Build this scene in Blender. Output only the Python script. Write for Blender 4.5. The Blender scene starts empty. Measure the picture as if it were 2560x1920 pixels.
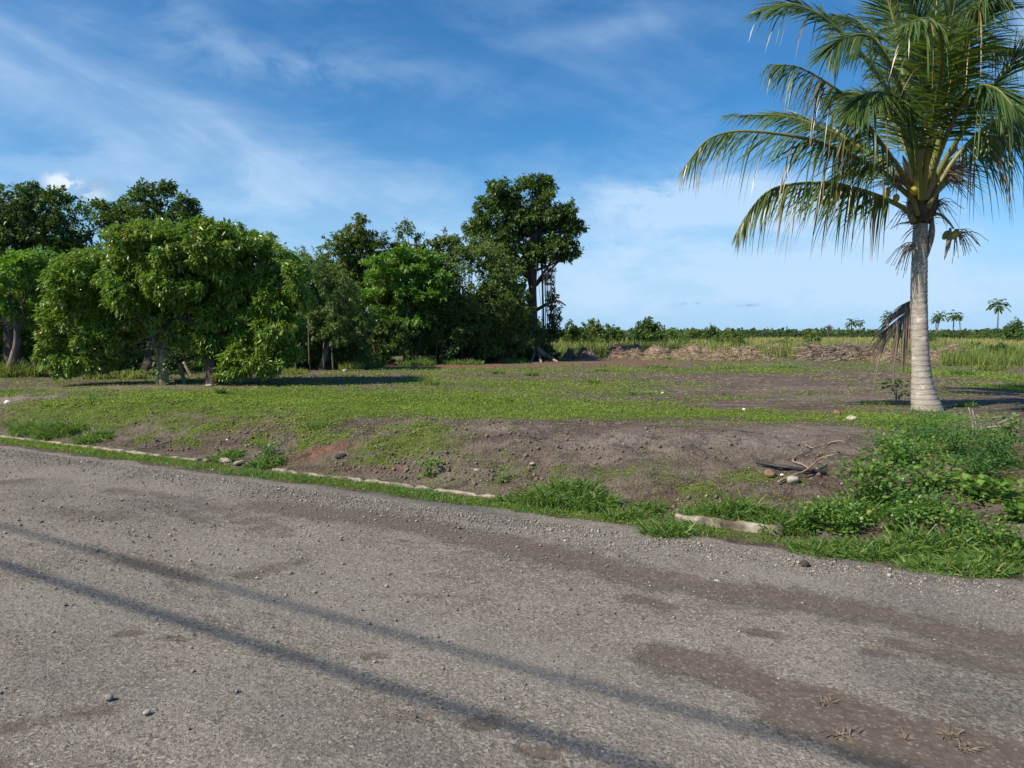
import bpy, math
import numpy as np
from mathutils import Vector

# ------------------------------------------------------------------ camera
scene = bpy.context.scene
col = scene.collection
FPX = 740.0
CAMH = 1.65
PIT = math.atan(50 / 740)
SK = 0.46293            # pixel units used for placing -> 1024 px picture
cam_d = bpy.data.cameras.new("camera"); cam_d.sensor_width = 36; cam_d.lens = FPX / 1024 * 36
cam_d.clip_start = 0.05; cam_d.clip_end = 8000
cam = bpy.data.objects.new("camera", cam_d); col.objects.link(cam)
cam.location = (0, 0, CAMH); cam.rotation_euler = (math.pi / 2 - PIT, 0, 0)
scene.camera = cam

# ------------------------------------------------------------------ light
SUN_ELEV = math.radians(43)
LDX, LDY = 0.87, 0.47                      # where shadows fall
ln = math.hypot(LDX, LDY); LDX /= ln; LDY /= ln
sd = bpy.data.lights.new("sun", 'SUN'); sd.energy = 4.6; sd.angle = math.radians(0.53); sd.color = (1, 0.905, 0.76)
sun = bpy.data.objects.new("sun", sd); col.objects.link(sun)
ldir = Vector((LDX * math.cos(SUN_ELEV), LDY * math.cos(SUN_ELEV), -math.sin(SUN_ELEV)))
sun.rotation_euler = ldir.to_track_quat('-Z', 'Y').to_euler()
sun.location = (0, 0, 60)
vs = scene.view_settings
vs.view_transform = 'Standard'; vs.look = 'None'; vs.gamma = 1; vs.exposure = 0.55

# ------------------------------------------------------------------ node helpers
class NT:
    def __init__(s, tree): s.t = tree; s.t.nodes.clear()
    def n(s, typ, **kw):
        nd = s.t.nodes.new(typ)
        for k, v in kw.items(): setattr(nd, k, v)
        return nd
    def l(s, a, b): s.t.links.new(a, b)
    def put(s, sock, v):
        if hasattr(v, 'links') or isinstance(v, bpy.types.NodeSocket): s.l(v, sock)
        else: sock.default_value = v
    def m(s, op, a, b=0.0, c=0.0, clamp=False):
        nd = s.n('ShaderNodeMath', operation=op, use_clamp=clamp)
        s.put(nd.inputs[0], a); s.put(nd.inputs[1], b); s.put(nd.inputs[2], c)
        return nd.outputs[0]
    def mix(s, f, a, b, bt='MIX'):
        nd = s.n('ShaderNodeMix', data_type='RGBA', blend_type=bt)
        s.put(nd.inputs[0], f); s.put(nd.inputs[6], a if not isinstance(a, tuple) else (*a[:3], 1))
        s.put(nd.inputs[7], b if not isinstance(b, tuple) else (*b[:3], 1))
        return nd.outputs[2]
    def noise(s, vec, scale, detail=4, rough=0.55, dist=0.0):
        nd = s.n('ShaderNodeTexNoise'); s.l(vec, nd.inputs['Vector'])
        nd.inputs['Scale'].default_value = scale; nd.inputs['Detail'].default_value = detail
        nd.inputs['Roughness'].default_value = rough; nd.inputs['Distortion'].default_value = dist
        return nd.outputs[0]
    def vor(s, vec, scale, feature='F1'):
        nd = s.n('ShaderNodeTexVoronoi', feature=feature); s.l(vec, nd.inputs['Vector']); nd.inputs['Scale'].default_value = scale
        return nd
    def map(s, v, a, b, c=0.0, d=1.0, smooth=True):
        nd = s.n('ShaderNodeMapRange', interpolation_type='SMOOTHSTEP' if smooth else 'LINEAR')
        s.put(nd.inputs[0], v)
        for i, x in enumerate((a, b, c, d)): s.put(nd.inputs[i + 1], x)
        return nd.outputs[0]
    def scale(s, vec, xyz, rot=0.0):
        nd = s.n('ShaderNodeMapping'); s.l(vec, nd.inputs[0]); nd.inputs['Scale'].default_value = xyz
        nd.inputs['Rotation'].default_value = (0, 0, rot)
        return nd.outputs[0]
    def xyz(s, x, y, z):
        nd = s.n('ShaderNodeCombineXYZ'); s.put(nd.inputs[0], x); s.put(nd.inputs[1], y); s.put(nd.inputs[2], z)
        return nd.outputs[0]

# ------------------------------------------------------------------ sky
SKY_STRENGTH = 0.085
w = bpy.data.worlds.new("World"); scene.world = w; w.use_nodes = True
k = NT(w.node_tree)
sky = k.n('ShaderNodeTexSky', sky_type='NISHITA', sun_disc=False)
sky.sun_elevation = SUN_ELEV
sky.sun_rotation = math.atan2(-LDX, -LDY)
sky.air_density = 1.0; sky.dust_density = 0.25; sky.ozone_density = 2.6; sky.altitude = 0
tc = k.n('ShaderNodeTexCoord').outputs['Generated']
sp = k.n('ShaderNodeSeparateXYZ'); k.l(tc, sp.inputs[0])
dx, dy, dz = sp.outputs
dyc = k.m('MAXIMUM', dy, 0.05); dzc = k.m('MAXIMUM', dz, 0.02)
az = k.m('DIVIDE', dx, dyc)       # tangent of bearing
el = k.m('DIVIDE', dz, dyc)
px = k.m('DIVIDE', dx, k.m('ADD', dzc, 0.05)); py = k.m('DIVIDE', dy, k.m('ADD', dzc, 0.05))
cp = k.xyz(px, py, 0.0)
def gauss(a0, e0, sa, se, rot=0.0):
    c, s_ = math.cos(rot), math.sin(rot)
    a = k.m('SUBTRACT', az, a0); e = k.m('SUBTRACT', el, e0)
    u = k.m('ADD', k.m('MULTIPLY', a, c), k.m('MULTIPLY', e, s_))
    v = k.m('SUBTRACT', k.m('MULTIPLY', e, c), k.m('MULTIPLY', a, s_))
    q = k.m('ADD', k.m('POWER', k.m('ABSOLUTE', k.m('DIVIDE', u, sa)), 2.0), k.m('POWER', k.m('ABSOLUTE', k.m('DIVIDE', v, se)), 2.0))
    return k.m('EXPONENT', k.m('MULTIPLY', q, -1.0))
def D(px_, py_): return ((px_ - 1106) * SK / FPX, (721 - py_) * SK / FPX)
# warp the coordinates so the wisps fray
wn = k.noise(cp, 0.7, 3, 0.6)
# streaky cirrus along one wind direction (noise stretched in the cloud plane)
fan = k.m('ADD', k.m('MULTIPLY', az, 0.93), k.m('MULTIPLY', el, 0.37))
acr = k.m('SUBTRACT', k.m('MULTIPLY', el, 0.93), k.m('MULTIPLY', az, -0.37))
cv = k.xyz(k.m('MULTIPLY', fan, 2.2), k.m('MULTIPLY', acr, 9.0), 0.3)
n1 = k.noise(cv, 1.3, 6, 0.52, 0.5)
n2 = k.noise(k.xyz(k.m('MULTIPLY', az, 5.0), k.m('MULTIPLY', el, 11.0), 2.7), 1.3, 7, 0.6, 0.4)
n3 = k.noise(k.xyz(k.m('MULTIPLY', az, 14.0), k.m('MULTIPLY', el, 26.0), 5.1), 1.5, 6, 0.6)
w1 = k.map(n1, 0.25, 0.85)
w2 = k.map(n2, 0.34, 0.64)
w3 = k.map(n3, 0.35, 0.70)
streak = k.m('ADD', k.m('ADD', gauss(*D(300, 250), 0.36, 0.075, -0.50), k.m('MULTIPLY', gauss(*D(760, 400), 0.26, 0.042, -0.42), 0.85)),
             k.m('MULTIPLY', gauss(*D(60, 190), 0.25, 0.10, -0.2), 0.55))
streak = k.m('MULTIPLY', k.m('MULTIPLY', streak, 0.46), k.m('ADD', 0.10, w1))
left_low = k.m('MULTIPLY', gauss(*D(350, 420), 0.40, 0.075, -0.1), k.m('ADD', 0.18, k.m('MULTIPLY', w2, 0.30)))
right = k.m('MULTIPLY', gauss(*D(1680, 540), 0.34, 0.085, -0.03), k.m('ADD', 0.42, k.m('MULTIPLY', w2, 0.75)))
right2 = k.m('MULTIPLY', gauss(*D(1490, 430), 0.15, 0.03, 0.05), k.m('MULTIPLY', w2, 0.9))
lowb = k.m('MULTIPLY', gauss(*D(1500, 640), 0.9, 0.05, 0.0), k.m('ADD', 0.30, k.m('MULTIPLY', w2, 0.25)))
topw = k.m('MULTIPLY', gauss(*D(1280, 90), 0.16, 0.018, 0.18), k.m('MULTIPLY', w1, 0.55))
topw2 = k.m('MULTIPLY', gauss(*D(640, 160), 0.16, 0.03, -0.1), k.m('MULTIPLY', w2, 0.35))
edgec = k.m('MULTIPLY', gauss(*D(2225, 90), 0.045, 0.06, 0.0), k.m('ADD', 0.55, w2))
allw = k.m('MULTIPLY', k.m('MULTIPLY', w1, w2), 0.30)
cl = streak
for c_ in (left_low, right, right2, lowb, topw, topw2, edgec, allw): cl = k.m('ADD', cl, c_)
cum = k.m('MULTIPLY', k.m('ADD', gauss(*D(150, 400), 0.021, 0.010, -0.15), k.m('MULTIPLY', gauss(*D(185, 430), 0.035, 0.014), 0.5)), k.map(n3, 0.40, 0.60, 0.0, 1.15))
cl = k.m('MULTIPLY', k.m('MINIMUM', cl, 1.0), k.map(dz, -0.01, 0.05, 0.35, 1.0))
hs = k.n('ShaderNodeHueSaturation'); k.l(sky.outputs[0], hs.inputs['Color'])
hs.inputs['Saturation'].default_value = 1.12; hs.inputs['Value'].default_value = 1.0
skyc = k.mix(1.0, hs.outputs[0], (0.42, 0.86, 1.10), 'MULTIPLY')
skyc = k.mix(k.m('MULTIPLY', k.m('SUBTRACT', 1.0, k.map(dz, 0.0, 0.22)), 0.9), skyc, (3.2, 5.1, 7.5))
white = (4.7, 6.3, 8.2)
skyc = k.mix(k.m('MULTIPLY', cl, 0.80), skyc, white)
# small grey cloud rags low over the horizon
dk = k.m('MULTIPLY', k.m('ADD', gauss(*D(1498, 655), 0.022, 0.0035, 0.1), k.m('MULTIPLY', gauss(*D(1610, 659), 0.016, 0.002, 0.0), 0.7)), k.map(w3, 0.15, 0.5))
dk = k.m('ADD', dk, k.m('MULTIPLY', gauss(*D(225, 410), 0.03, 0.012, 0.0), 0.35))
skyc = k.mix(k.m('MINIMUM', k.m('MULTIPLY', dk, 1.1), 0.85), skyc, (2.6, 3.6, 5.0))
skyc = k.mix(k.m('MINIMUM', k.m('MULTIPLY', cum, 1.3), 0.85), skyc, (7.2, 7.7, 8.2))
bg = k.n('ShaderNodeBackground'); k.l(skyc, bg.inputs[0]); bg.inputs[1].default_value = SKY_STRENGTH
wo = k.n('ShaderNodeOutputWorld'); k.l(bg.outputs[0], wo.inputs[0])

# ------------------------------------------------------------------ geometry helpers
def rng(seed): return np.random.default_rng(seed)
def nz(a):
    a = np.asarray(a, float)
    return a / np.maximum(np.linalg.norm(a, axis=-1, keepdims=True), 1e-9)
def hash2(i, j, s):
    h = np.sin(i * 127.1 + j * 311.7 + s * 74.7) * 43758.5453
    return h - np.floor(h)
def vnoise(x, y, s=0):
    xi, yi = np.floor(x), np.floor(y); xf, yf = x - xi, y - yi
    u = xf * xf * (3 - 2 * xf); v = yf * yf * (3 - 2 * yf)
    a = hash2(xi, yi, s); b = hash2(xi + 1, yi, s); c = hash2(xi, yi + 1, s); d = hash2(xi + 1, yi + 1, s)
    return a + (b - a) * u + (c - a) * v + (a - b - c + d) * u * v
def fbm(x, y, s=0, o=4):
    r = 0; a = 0.5; t = 0
    for i in range(o):
        r = r + a * vnoise(x * 2 ** i, y * 2 ** i, s + i * 17); t += a; a *= 0.5
    return r / t
def sstep(a, b, x):
    t = np.clip((x - a) / (b - a), 0, 1); return t * t * (3 - 2 * t)

def mk(name, V, F, mat, parent=None, tint=None, smooth=False, loc=None, attr='tint'):
    """one mesh object from numpy arrays; V in world space, F = (m,3|4) array or list of such arrays"""
    V = np.asarray(V, np.float32).reshape(-1, 3)
    if parent is not None: V = V - np.array(parent.location, np.float32)
    elif loc is not None: V = V - np.array(loc, np.float32)
    Fs = F if isinstance(F, (list, tuple)) else [F]
    Fs = [np.asarray(f, np.int32) for f in Fs if len(f)]
    loops = np.concatenate([f.ravel() for f in Fs]); cnt = np.concatenate([np.full(len(f), f.shape[1], np.int32) for f in Fs])
    me = bpy.data.meshes.new(name)
    me.vertices.add(len(V)); me.vertices.foreach_set('co', V.ravel())
    me.loops.add(len(loops)); me.loops.foreach_set('vertex_index', loops)
    st = np.concatenate([[0], np.cumsum(cnt)[:-1]]).astype(np.int32)
    me.polygons.add(len(cnt)); me.polygons.foreach_set('loop_start', st); me.polygons.foreach_set('loop_total', cnt)
    if smooth: me.polygons.foreach_set('use_smooth', np.ones(len(cnt), bool))
    me.update(calc_edges=True)
    if tint is not None:
        t = np.ones((len(V), 4), np.float32); tt = np.asarray(tint, np.float32)
        if tt.ndim == 1: t[:, 0] = tt; t[:, 1] = tt; t[:, 2] = tt
        else: t[:, :tt.shape[1]] = tt
        at = me.attributes.new(attr, 'FLOAT_COLOR', 'POINT'); at.data.foreach_set('color', t.ravel())
    me.materials.append(mat)
    o = bpy.data.objects.new(name, me); col.objects.link(o)
    if parent is not None: o.parent = parent
    elif loc is not None: o.location = loc
    return o
def tag(o, label=None, cat=None, group=None, kind=None):
    if label: o['label'] = label
    if cat: o['category'] = cat
    if group: o['group'] = group
    if kind: o['kind'] = kind
    return o
def root(name, loc, label, cat, group=None):
    o = bpy.data.objects.new(name, None); col.objects.link(o); o.location = [float(c) for c in loc]
    o.empty_display_size = 0.2
    return tag(o, label, cat, group)

class MB:
    """collects pieces into one mesh"""
    def __init__(s): s.V = []; s.F4 = []; s.F3 = []; s.T = []; s.n = 0
    def add(s, V, F, T=None):
        V = np.asarray(V, float).reshape(-1, 3); F = np.asarray(F, int)
        if len(F):
            (s.F4 if F.shape[1] == 4 else s.F3).append(F + s.n)
        s.V.append(V); s.T.append(np.full(len(V), 0.5) if T is None else np.broadcast_to(T, (len(V),)).astype(float)); s.n += len(V)
        return s
    def build(s, name, mat, parent=None, smooth=False, loc=None):
        Fs = []
        if s.F4: Fs.append(np.concatenate(s.F4))
        if s.F3: Fs.append(np.concatenate(s.F3))
        return mk(name, np.concatenate(s.V), Fs, mat, parent, np.concatenate(s.T), smooth, loc)

def tube(P, R, n=7, jit=0.0, seed=0):
    P = np.asarray(P, float); R = np.broadcast_to(np.asarray(R, float), (len(P),))
    T = np.gradient(P, axis=0); T = nz(T)
    ref = np.array([0.31, 0.95, 0.05]) if abs(T[0][2]) > 0.6 else np.array([0.05, 0.1, 1.0])
    A = nz(np.cross(T, ref)); B = np.cross(T, A)
    th = np.arange(n) / n * 2 * np.pi
    r = R[:, None] * (1 + (rng(seed).random((len(P), n)) - .5) * jit if jit else np.ones((1, n)))
    V = P[:, None] + r[..., None] * (np.cos(th)[None, :, None] * A[:, None] + np.sin(th)[None, :, None] * B[:, None])
    m = len(P); i = np.arange(m - 1)[:, None]; j = np.arange(n)[None]
    F = np.stack([i * n + j, i * n + (j + 1) % n, (i + 1) * n + (j + 1) % n, (i + 1) * n + j], -1).reshape(-1, 4)
    V = V.reshape(-1, 3)
    V = np.vstack([V, P[0], P[-1]]); c0, c1 = len(V) - 2, len(V) - 1
    j = np.arange(n)
    capA = np.stack([np.full(n, c0), (j + 1) % n, j, np.full(n, c0)], -1)[:, :3]
    capB = np.stack([np.full(n, c1), (m - 1) * n + j, (m - 1) * n + (j + 1) % n], -1)
    return V, F, np.vstack([capA, capB])
def add_tube(mb, P, R, n=7, jit=0.0, seed=0, T=0.5):
    V, F, C = tube(P, R, n, jit, seed)
    k0 = mb.n
    mb.add(V, F, T); mb.F3.append(C + k0)
def spline(pts, n):
    P = np.asarray(pts, float)
    if len(P) < 3:
        t = np.linspace(0, 1, n)[:, None]; return P[0] * (1 - t) + P[-1] * t
    Q = np.vstack([2 * P[0] - P[1], P, 2 * P[-1] - P[-2]])
    t = np.linspace(0, len(P) - 1 - 1e-6, n); i = t.astype(int); f = (t - i)[:, None]
    a, b, c, d = Q[i], Q[i + 1], Q[i + 2], Q[i + 3]
    return .5 * (2 * b + (c - a) * f + (2 * a - 5 * b + 4 * c - d) * f ** 2 + (3 * b - a - 3 * c + d) * f ** 3)

def strips(B, Dr, L, W, droop, nseg=3, up=None, seed=0, fold=0.0):
    """m curved tapering blades -> V,F ; droop = metres of sag at the tip relative to length"""
    B = np.asarray(B, float); Dr = nz(Dr); m = len(B)
    L = np.broadcast_to(L, (m,)); W = np.broadcast_to(W, (m,)); droop = np.broadcast_to(droop, (m,))
    if up is None:
        r_ = rng(seed); up = nz(r_.normal(size=(m, 3)))
    S = nz(np.cross(Dr, up))
    t = np.linspace(0, 1, nseg + 1)
    P = B[:, None] + Dr[:, None] * (L[:, None] * (t - 0.18 * droop[:, None] * t ** 2))[..., None]
    P[..., 2] -= (droop * L)[:, None] * t ** 2
    wd = W[:, None] * np.clip(np.minimum(0.55 + 2.2 * t, (1.0 - t) ** 0.6 * 1.15 + 0.04), 0, 1) * 0.5
    V = np.stack([P - S[:, None] * wd[..., None], P + S[:, None] * wd[..., None]], 2)   # m, seg+1, 2, 3
    V = V.reshape(-1, 3)
    q = np.arange(nseg) * 2
    f = np.stack([q, q + 1, q + 3, q + 2], -1)
    F = (np.arange(m)[:, None, None] * (nseg + 1) * 2 + f[None]).reshape(-1, 4)
    return V, F
def leaves(P, Dr, L, W, r_, upb=0.8):
    """m pointed leaves (two folded faces sharing a midrib)"""
    m = len(P); Dr = nz(Dr)
    up = r_.normal(size=(m, 3)) * 0.55; up[:, 2] += upb
    S = nz(np.cross(Dr, up)); N = np.cross(S, Dr)
    L = np.broadcast_to(L, (m,))[:, None]; W = np.broadcast_to(W, (m,))[:, None]
    mid = P + Dr * L * .45 - N * W * 0.05
    V = np.stack([P, mid + S * W * .5 + N * W * .14, P + Dr * L - np.array([0, 0, 1]) * L * .12, mid - S * W * .5 + N * W * .14], 1).reshape(-1, 3)
    F = np.arange(m)[:, None] * 4 + np.arange(4)[None]
    F = np.vstack([F[:, [0, 1, 2]], F[:, [0, 2, 3]]])
    return V, F

# ------------------------------------------------------------------ the lie of the land
DU = np.array([0.876, -0.483]); DN = np.array([0.483, 0.876])      # along the road / across it towards the field
def uv_of(x, y): return x * DU[0] + y * DU[1], x * DN[0] + y * DN[1]
def xy_of(u, v): return u * DU[0] + v * DN[0], u * DU[1] + v * DN[1]
def gz(x, y):
    x = np.asarray(x, float); y = np.asarray(y, float)
    u, v = uv_of(x, y)
    wd = 1.6 + 2.1 * sstep(-2.5, 1.5, u) + 0.5 * vnoise(u * .5, u * 0 + 3, 5)
    z = -0.10 + 0.105 * sstep(5.35, 6.0, v) + 0.02 * sstep(6.36, 6.5, v)
    rise = np.clip((v - 6.42) / wd, 0, 1); rise = rise * (2 - rise) * 0.6 + 0.4 * sstep(0, 1, rise)
    z = z + 0.375 * rise
    bank = sstep(6.4, 6.9, v) * (1 - sstep(wd + 6.6, wd + 8.5, v))
    z = z + bank * 0.17 * (fbm(x * 1.6, y * 1.6, 3) - .5) + bank * 0.12 * (fbm(x * 6, y * 6, 9) - .5)
    fld = sstep(7.5, 9.5, v)
    z = z + fld * (0.07 * (fbm(x * .35, y * .35, 21) - .5) + 0.025 * (fbm(x * 3, y * 3, 31) - .5))
    # dumped soil rising at the right-hand side of the plot
    z = z + 0.50 * np.exp(-((x - 7.6) / 1.5) ** 2 - ((y - 9.0) / 0.8) ** 2) * (0.7 + 0.6 * fbm(x * 2, y * 2, 44))
    # low terrace edge left of centre
    z = z + 0.05 * np.exp(-((x + 0.5) / 2.5) ** 2 - ((v - 8.4) / 0.35) ** 2)
    # behind the camera: opposite verge
    z = z + 0.12 * (1 - sstep(-4.5, -2.6, v))
    return z
def ray(px, py):
    x = px * SK - 512; y = 384 - py * SK
    c, s = math.cos(PIT), math.sin(PIT)
    v = np.array([x, FPX * c + y * s, -FPX * s + y * c]); return v / v[1]
def gs(x, y):
    u, v = uv_of(np.asarray(x, float), np.asarray(y, float)); return np.where((v < 5.7) & (v > -2.5), 0.012, gz(x, y))
def G(px, py):
    """ground point seen in that direction"""
    r = ray(px, py); lo = None
    t = np.concatenate([np.arange(1.5, 30, .02), np.arange(30, 400, .25)])
    P = t[:, None] * r[None]; h = P[:, 2] + CAMH - gs(P[:, 0], P[:, 1])
    i = int(np.argmax(h <= 0)) if (h <= 0).any() else len(t) - 1
    p = P[i]; return np.array([p[0], p[1], float(gs(p[0], p[1]))])
def A(px, py, Y):
    r = ray(px, py) * Y; return np.array([r[0], r[1], r[2] + CAMH])
def mpp(Y): return SK / FPX * Y        # metres per picture unit at depth Y
def ell(px, py, rx, ry):
    """world ellipse for a patch on the ground"""
    c = G(px, py); a = G(px + rx, py); n_ = G(px, py - ry); f_ = G(px, py + ry)
    return (c[0], c[1], abs(a[0] - c[0]) + 1e-3, abs(n_[1] - f_[1]) / 2 + 1e-3)

# patches: (px, py, rx, ry, weight)
GREEN = [(450, 860, 420, 24, 1.0), (800, 870, 420, 30, 1.05), (1150, 885, 330, 18, .95), (1450, 897, 320, 9, .66), (1750, 907, 240, 8, .62), (1980, 905, 120, 14, 1),
         (300, 865, 160, 14, .9), (200, 880, 30, 18, .8), (700, 900, 130, 20, .9), (880, 965, 110, 26, 1.1), (800, 1000, 60, 16, 1.0), (800, 1010, 70, 16, .7), (1160, 1000, 110, 18, .75),
         (1480, 1040, 70, 20, .8), (1330, 1020, 90, 18, .55), (700, 960, 60, 25, .5), (930, 940, 90, 12, .5), (1200, 960, 160, 14, .3),
         (950, 1000, 80, 30, .6), (1030, 1030, 70, 20, .5), (1060, 800, 300, 9, .55), (1500, 800, 330, 8, .7), (1250, 830, 300, 12, .55), (1650, 795, 120, 8, .6),
         (2120, 810, 120, 22, .8), (2180, 840, 60, 14, .7), (2000, 800, 110, 8, .6), (1000, 825, 200, 10, .5), (1380, 853, 60, 5, .8), (1500, 780, 200, 4, .6),
         (60, 845, 100, 10, .7), (250, 838, 200, 8, .4), (2000, 935, 150, 25, .8), (2080, 980, 120, 45, .8), (1250, 1010, 330, 45, .42), (1500, 1060, 190, 26, .5), (1000, 985, 190, 50, .5), (760, 990, 100, 40, .45), (560, 930, 60, 25, .45), (330, 960, 120, 12, .35), (1400, 960, 200, 12, .3), (1700, 1070, 120, 25, .4), (2160, 1050, 80, 50, .6), (640, 1000, 40, 12, .6)]
GREEN_W = [(*ell(*g[:4]), g[4]) for g in GREEN]
PALE = [(1500, 945, 330, 14, .9), (1620, 965, 200, 12, .8), (1000, 930, 160, 10, .3), (1800, 860, 160, 6, .5), (420, 870, 60, 6, .2), (560, 980, 120, 12, .4), (1350, 985, 300, 10, .5), (2080, 895, 60, 12, .4), (30, 860, 60, 12, .5), (1750, 840, 250, 5, .4), (60, 862, 130, 9, .9), (250, 838, 320, 6, .7), (1050, 925, 150, 10, .7), (1750, 935, 200, 10, .8)]
RED = [(690, 975, 60, 12, .8), (860, 1010, 50, 9, .45), (960, 789, 190, 6, .85), (1300, 784, 200, 5, .7), (500, 905, 60, 10, .25), (620, 905, 90, 14, .25)]
def blobs(lst, x, y, s):
    r = np.zeros_like(x)
    for p in lst:
        cx, cy, rx, ry = ell(*p[:4]); q = ((x - cx) / rx) ** 2 + ((y - cy) / ry) ** 2
        r = np.maximum(r, p[4] * np.exp(-q))
    return np.clip(r * (0.55 + .9 * fbm(x * 1.7, y * 1.7, s)), 0, 1)
def green_at(x, y):
    u, v = uv_of(x, y)
    g = np.zeros_like(x)
    wx = x + .9 * (fbm(x * .7, y * .7, 201) - .5) * (y / 12); wy = y + 2.0 * (fbm(x * .6, y * .6, 202) - .5) * (y / 12) + .8 * (fbm(x * 2.2, y * 2.2, 203) - .5)
    for cx, cy, rx, ry, wt in GREEN_W:
        q = ((wx - cx) / rx) ** 2 + ((wy - cy) / ry) ** 2
        g = np.maximum(g, wt * np.exp(-np.maximum(q - .35, 0) * 1.1))
    g = g * (0.30 + 0.75 * fbm(x * 1.1, y * 1.1, 61) + 0.65 * fbm(x * .55, y * 2.1, 63)) - 0.05
    # verge strip of grass between road and kerb
    ver = np.exp(-((v - 6.12) / 0.17) ** 2) * (0.55 + 0.6 * fbm(u * 1.3, v * 3, 71)) * (1 - 0.85 * np.exp(-((u + 1.9 - 2.6) / 0.0 + 0) ** 2) if False else 1)
    g = np.maximum(g, ver)
    far = sstep(40, 46, y); g = np.maximum(g, far * 0.9)
    base = sstep(8.2, 11, v) * (0.75 * fbm(x * .45, y * .9, 77) + .10 - .30 * sstep(-.05, .40, x / np.maximum(y, 1)) * (1 - sstep(20, 30, y))) * sstep(.25, .6, fbm(x * 2.2, y * 2.2, 79))
    bk = sstep(6.5, 6.8, v) * (1 - sstep(8.6, 9.6, v)) * sstep(.46, .66, .55 * fbm(x * .8, y * .8, 301) + .45 * fbm(x * 2.6, y * 2.6, 302)) * .85 * (1 - .6 * sstep(1.5, 3.5, x))
    g = np.maximum(np.maximum(g, base), bk)
    rd = blobs(RED, x, y, 8); pl = blobs(PALE, x, y, 5); g = g * np.clip(1 - 1.5 * rd, 0, 1) * np.clip(1 - .95 * pl, 0, 1)
    g = g * np.clip(sstep(5.8, 6.05, v) + 1 - sstep(-4.6, -3.6, v), 0, 1)
    return np.clip(g, 0, 1)

# ------------------------------------------------------------------ materials
def new_mat(name):
    m = bpy.data.materials.new(name); m.use_nodes = True; return m, NT(m.node_tree)
def finish(k, shader, disp=None):
    o = k.n('ShaderNodeOutputMaterial'); k.l(shader, o.inputs[0])
def bump(k, h, strength, dist):
    b = k.n('ShaderNodeBump'); b.inputs['Strength'].default_value = strength; b.inputs['Distance'].default_value = dist
    k.l(h, b.inputs['Height']); return b.outputs[0]
def principled(k, colr, rough=0.8, spec=0.3, normal=None):
    p = k.n('ShaderNodeBsdfPrincipled'); k.put(p.inputs['Base Color'], colr if not isinstance(colr, tuple) else (*colr[:3], 1))
    k.put(p.inputs['Roughness'], rough); p.inputs['Specular IOR Level'].default_value = spec
    if normal is not None: k.l(normal, p.inputs['Normal'])
    return p.outputs[0]
def leaf_mat(name, c0, c1, c2=None, rough=0.45, spec=0.45, trans=0.28, tcol=None):
    m, k = new_mat(name)
    a = k.n('ShaderNodeAttribute', attribute_name='tint').outputs['Fac']
    cc = k.mix(k.map(a, 0.05, 0.95, smooth=False), c0, c1)
    if c2: cc = k.mix(k.map(a, 0.955, 0.99), cc, c2)
    s = principled(k, cc, rough, spec)
    t = k.n('ShaderNodeBsdfTranslucent'); k.put(t.inputs[0], k.mix(1.0, cc, (1.9, 1.9, 0.7), 'MULTIPLY'))
    mx = k.n('ShaderNodeMixShader'); mx.inputs[0].default_value = trans
    k.l(s, mx.inputs[1]); k.l(t.outputs[0], mx.inputs[2]); finish(k, mx.outputs[0]); return m
def rough_mat(name, c0, c1, scale=8, stretch=(1, 1, 1), rough=0.9, b=0.5, bd=0.02, c2=None, spec=0.15):
    m, k = new_mat(name)
    tc = k.n('ShaderNodeTexCoord').outputs['Object']; v = k.scale(tc, stretch)
    n = k.noise(v, scale, 6, 0.65); cc = k.mix(k.map(n, 0.3, 0.7), c0, c1)
    if c2: cc = k.mix(k.map(k.noise(v, scale * .37, 4), 0.52, 0.66), cc, c2)
    finish(k, principled(k, cc, rough, spec, bump(k, k.noise(v, scale * 2.5, 5, 0.7), b, bd))); return m

MAT = {}
MAT['mango'] = leaf_mat('mango_leaf', (0.080, 0.175, 0.026), (0.26, 0.35, 0.060), (0.30, 0.13, 0.05), 0.35, 0.5, 0.25)
MAT['bright'] = leaf_mat('bright_leaf', (0.070, 0.175, 0.025), (0.20, 0.33, 0.05), None, 0.4, 0.45, 0.3)
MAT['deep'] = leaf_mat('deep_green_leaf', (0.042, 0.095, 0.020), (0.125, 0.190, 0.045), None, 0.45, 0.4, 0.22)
MAT['olive'] = leaf_mat('olive_leaf', (0.060, 0.110, 0.022), (0.165, 0.205, 0.045), (0.20, 0.15, 0.05), 0.5, 0.35, 0.25)
MAT['feather'] = leaf_mat('pale_feathery_leaf', (0.085, 0.150, 0.042), (0.18, 0.25, 0.075), None, 0.55, 0.3, 0.3)
MAT['greenbush'] = leaf_mat('weedy_bush_leaf', (0.07, 0.13, 0.03), (0.19, 0.25, 0.07), None, 0.6, 0.25, 0.25)
MAT['far'] = leaf_mat('coastal_shrub_leaf', (0.045, 0.075, 0.030), (0.085, 0.125, 0.045), None, 0.6, 0.25, 0.2)
MAT['palm'] = leaf_mat('palm_leaflet', (0.030, 0.078, 0.020), (0.13, 0.18, 0.035), (0.26, 0.17, 0.06), 0.36, 0.5, 0.25)
MAT['palm_dry'] = leaf_mat('drying_palm_leaflet', (0.10, 0.095, 0.03), (0.20, 0.13, 0.05), (0.25, 0.13, 0.06), 0.45, 0.4, 0.2)
MAT['palm_dead'] = leaf_mat('dead_palm_leaflet', (0.09, 0.07, 0.055), (0.24, 0.19, 0.145), None, 0.8, 0.2, 0.1)
MAT['rachis'] = leaf_mat('palm_rachis', (0.11, 0.13, 0.032), (0.29, 0.28, 0.07), None, 0.45, 0.4, 0.0)
MAT['grass'] = leaf_mat('roadside_grass', (0.055, 0.125, 0.022), (0.16, 0.25, 0.05), (0.30, 0.25, 0.11), 0.5, 0.35, 0.3)
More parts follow.
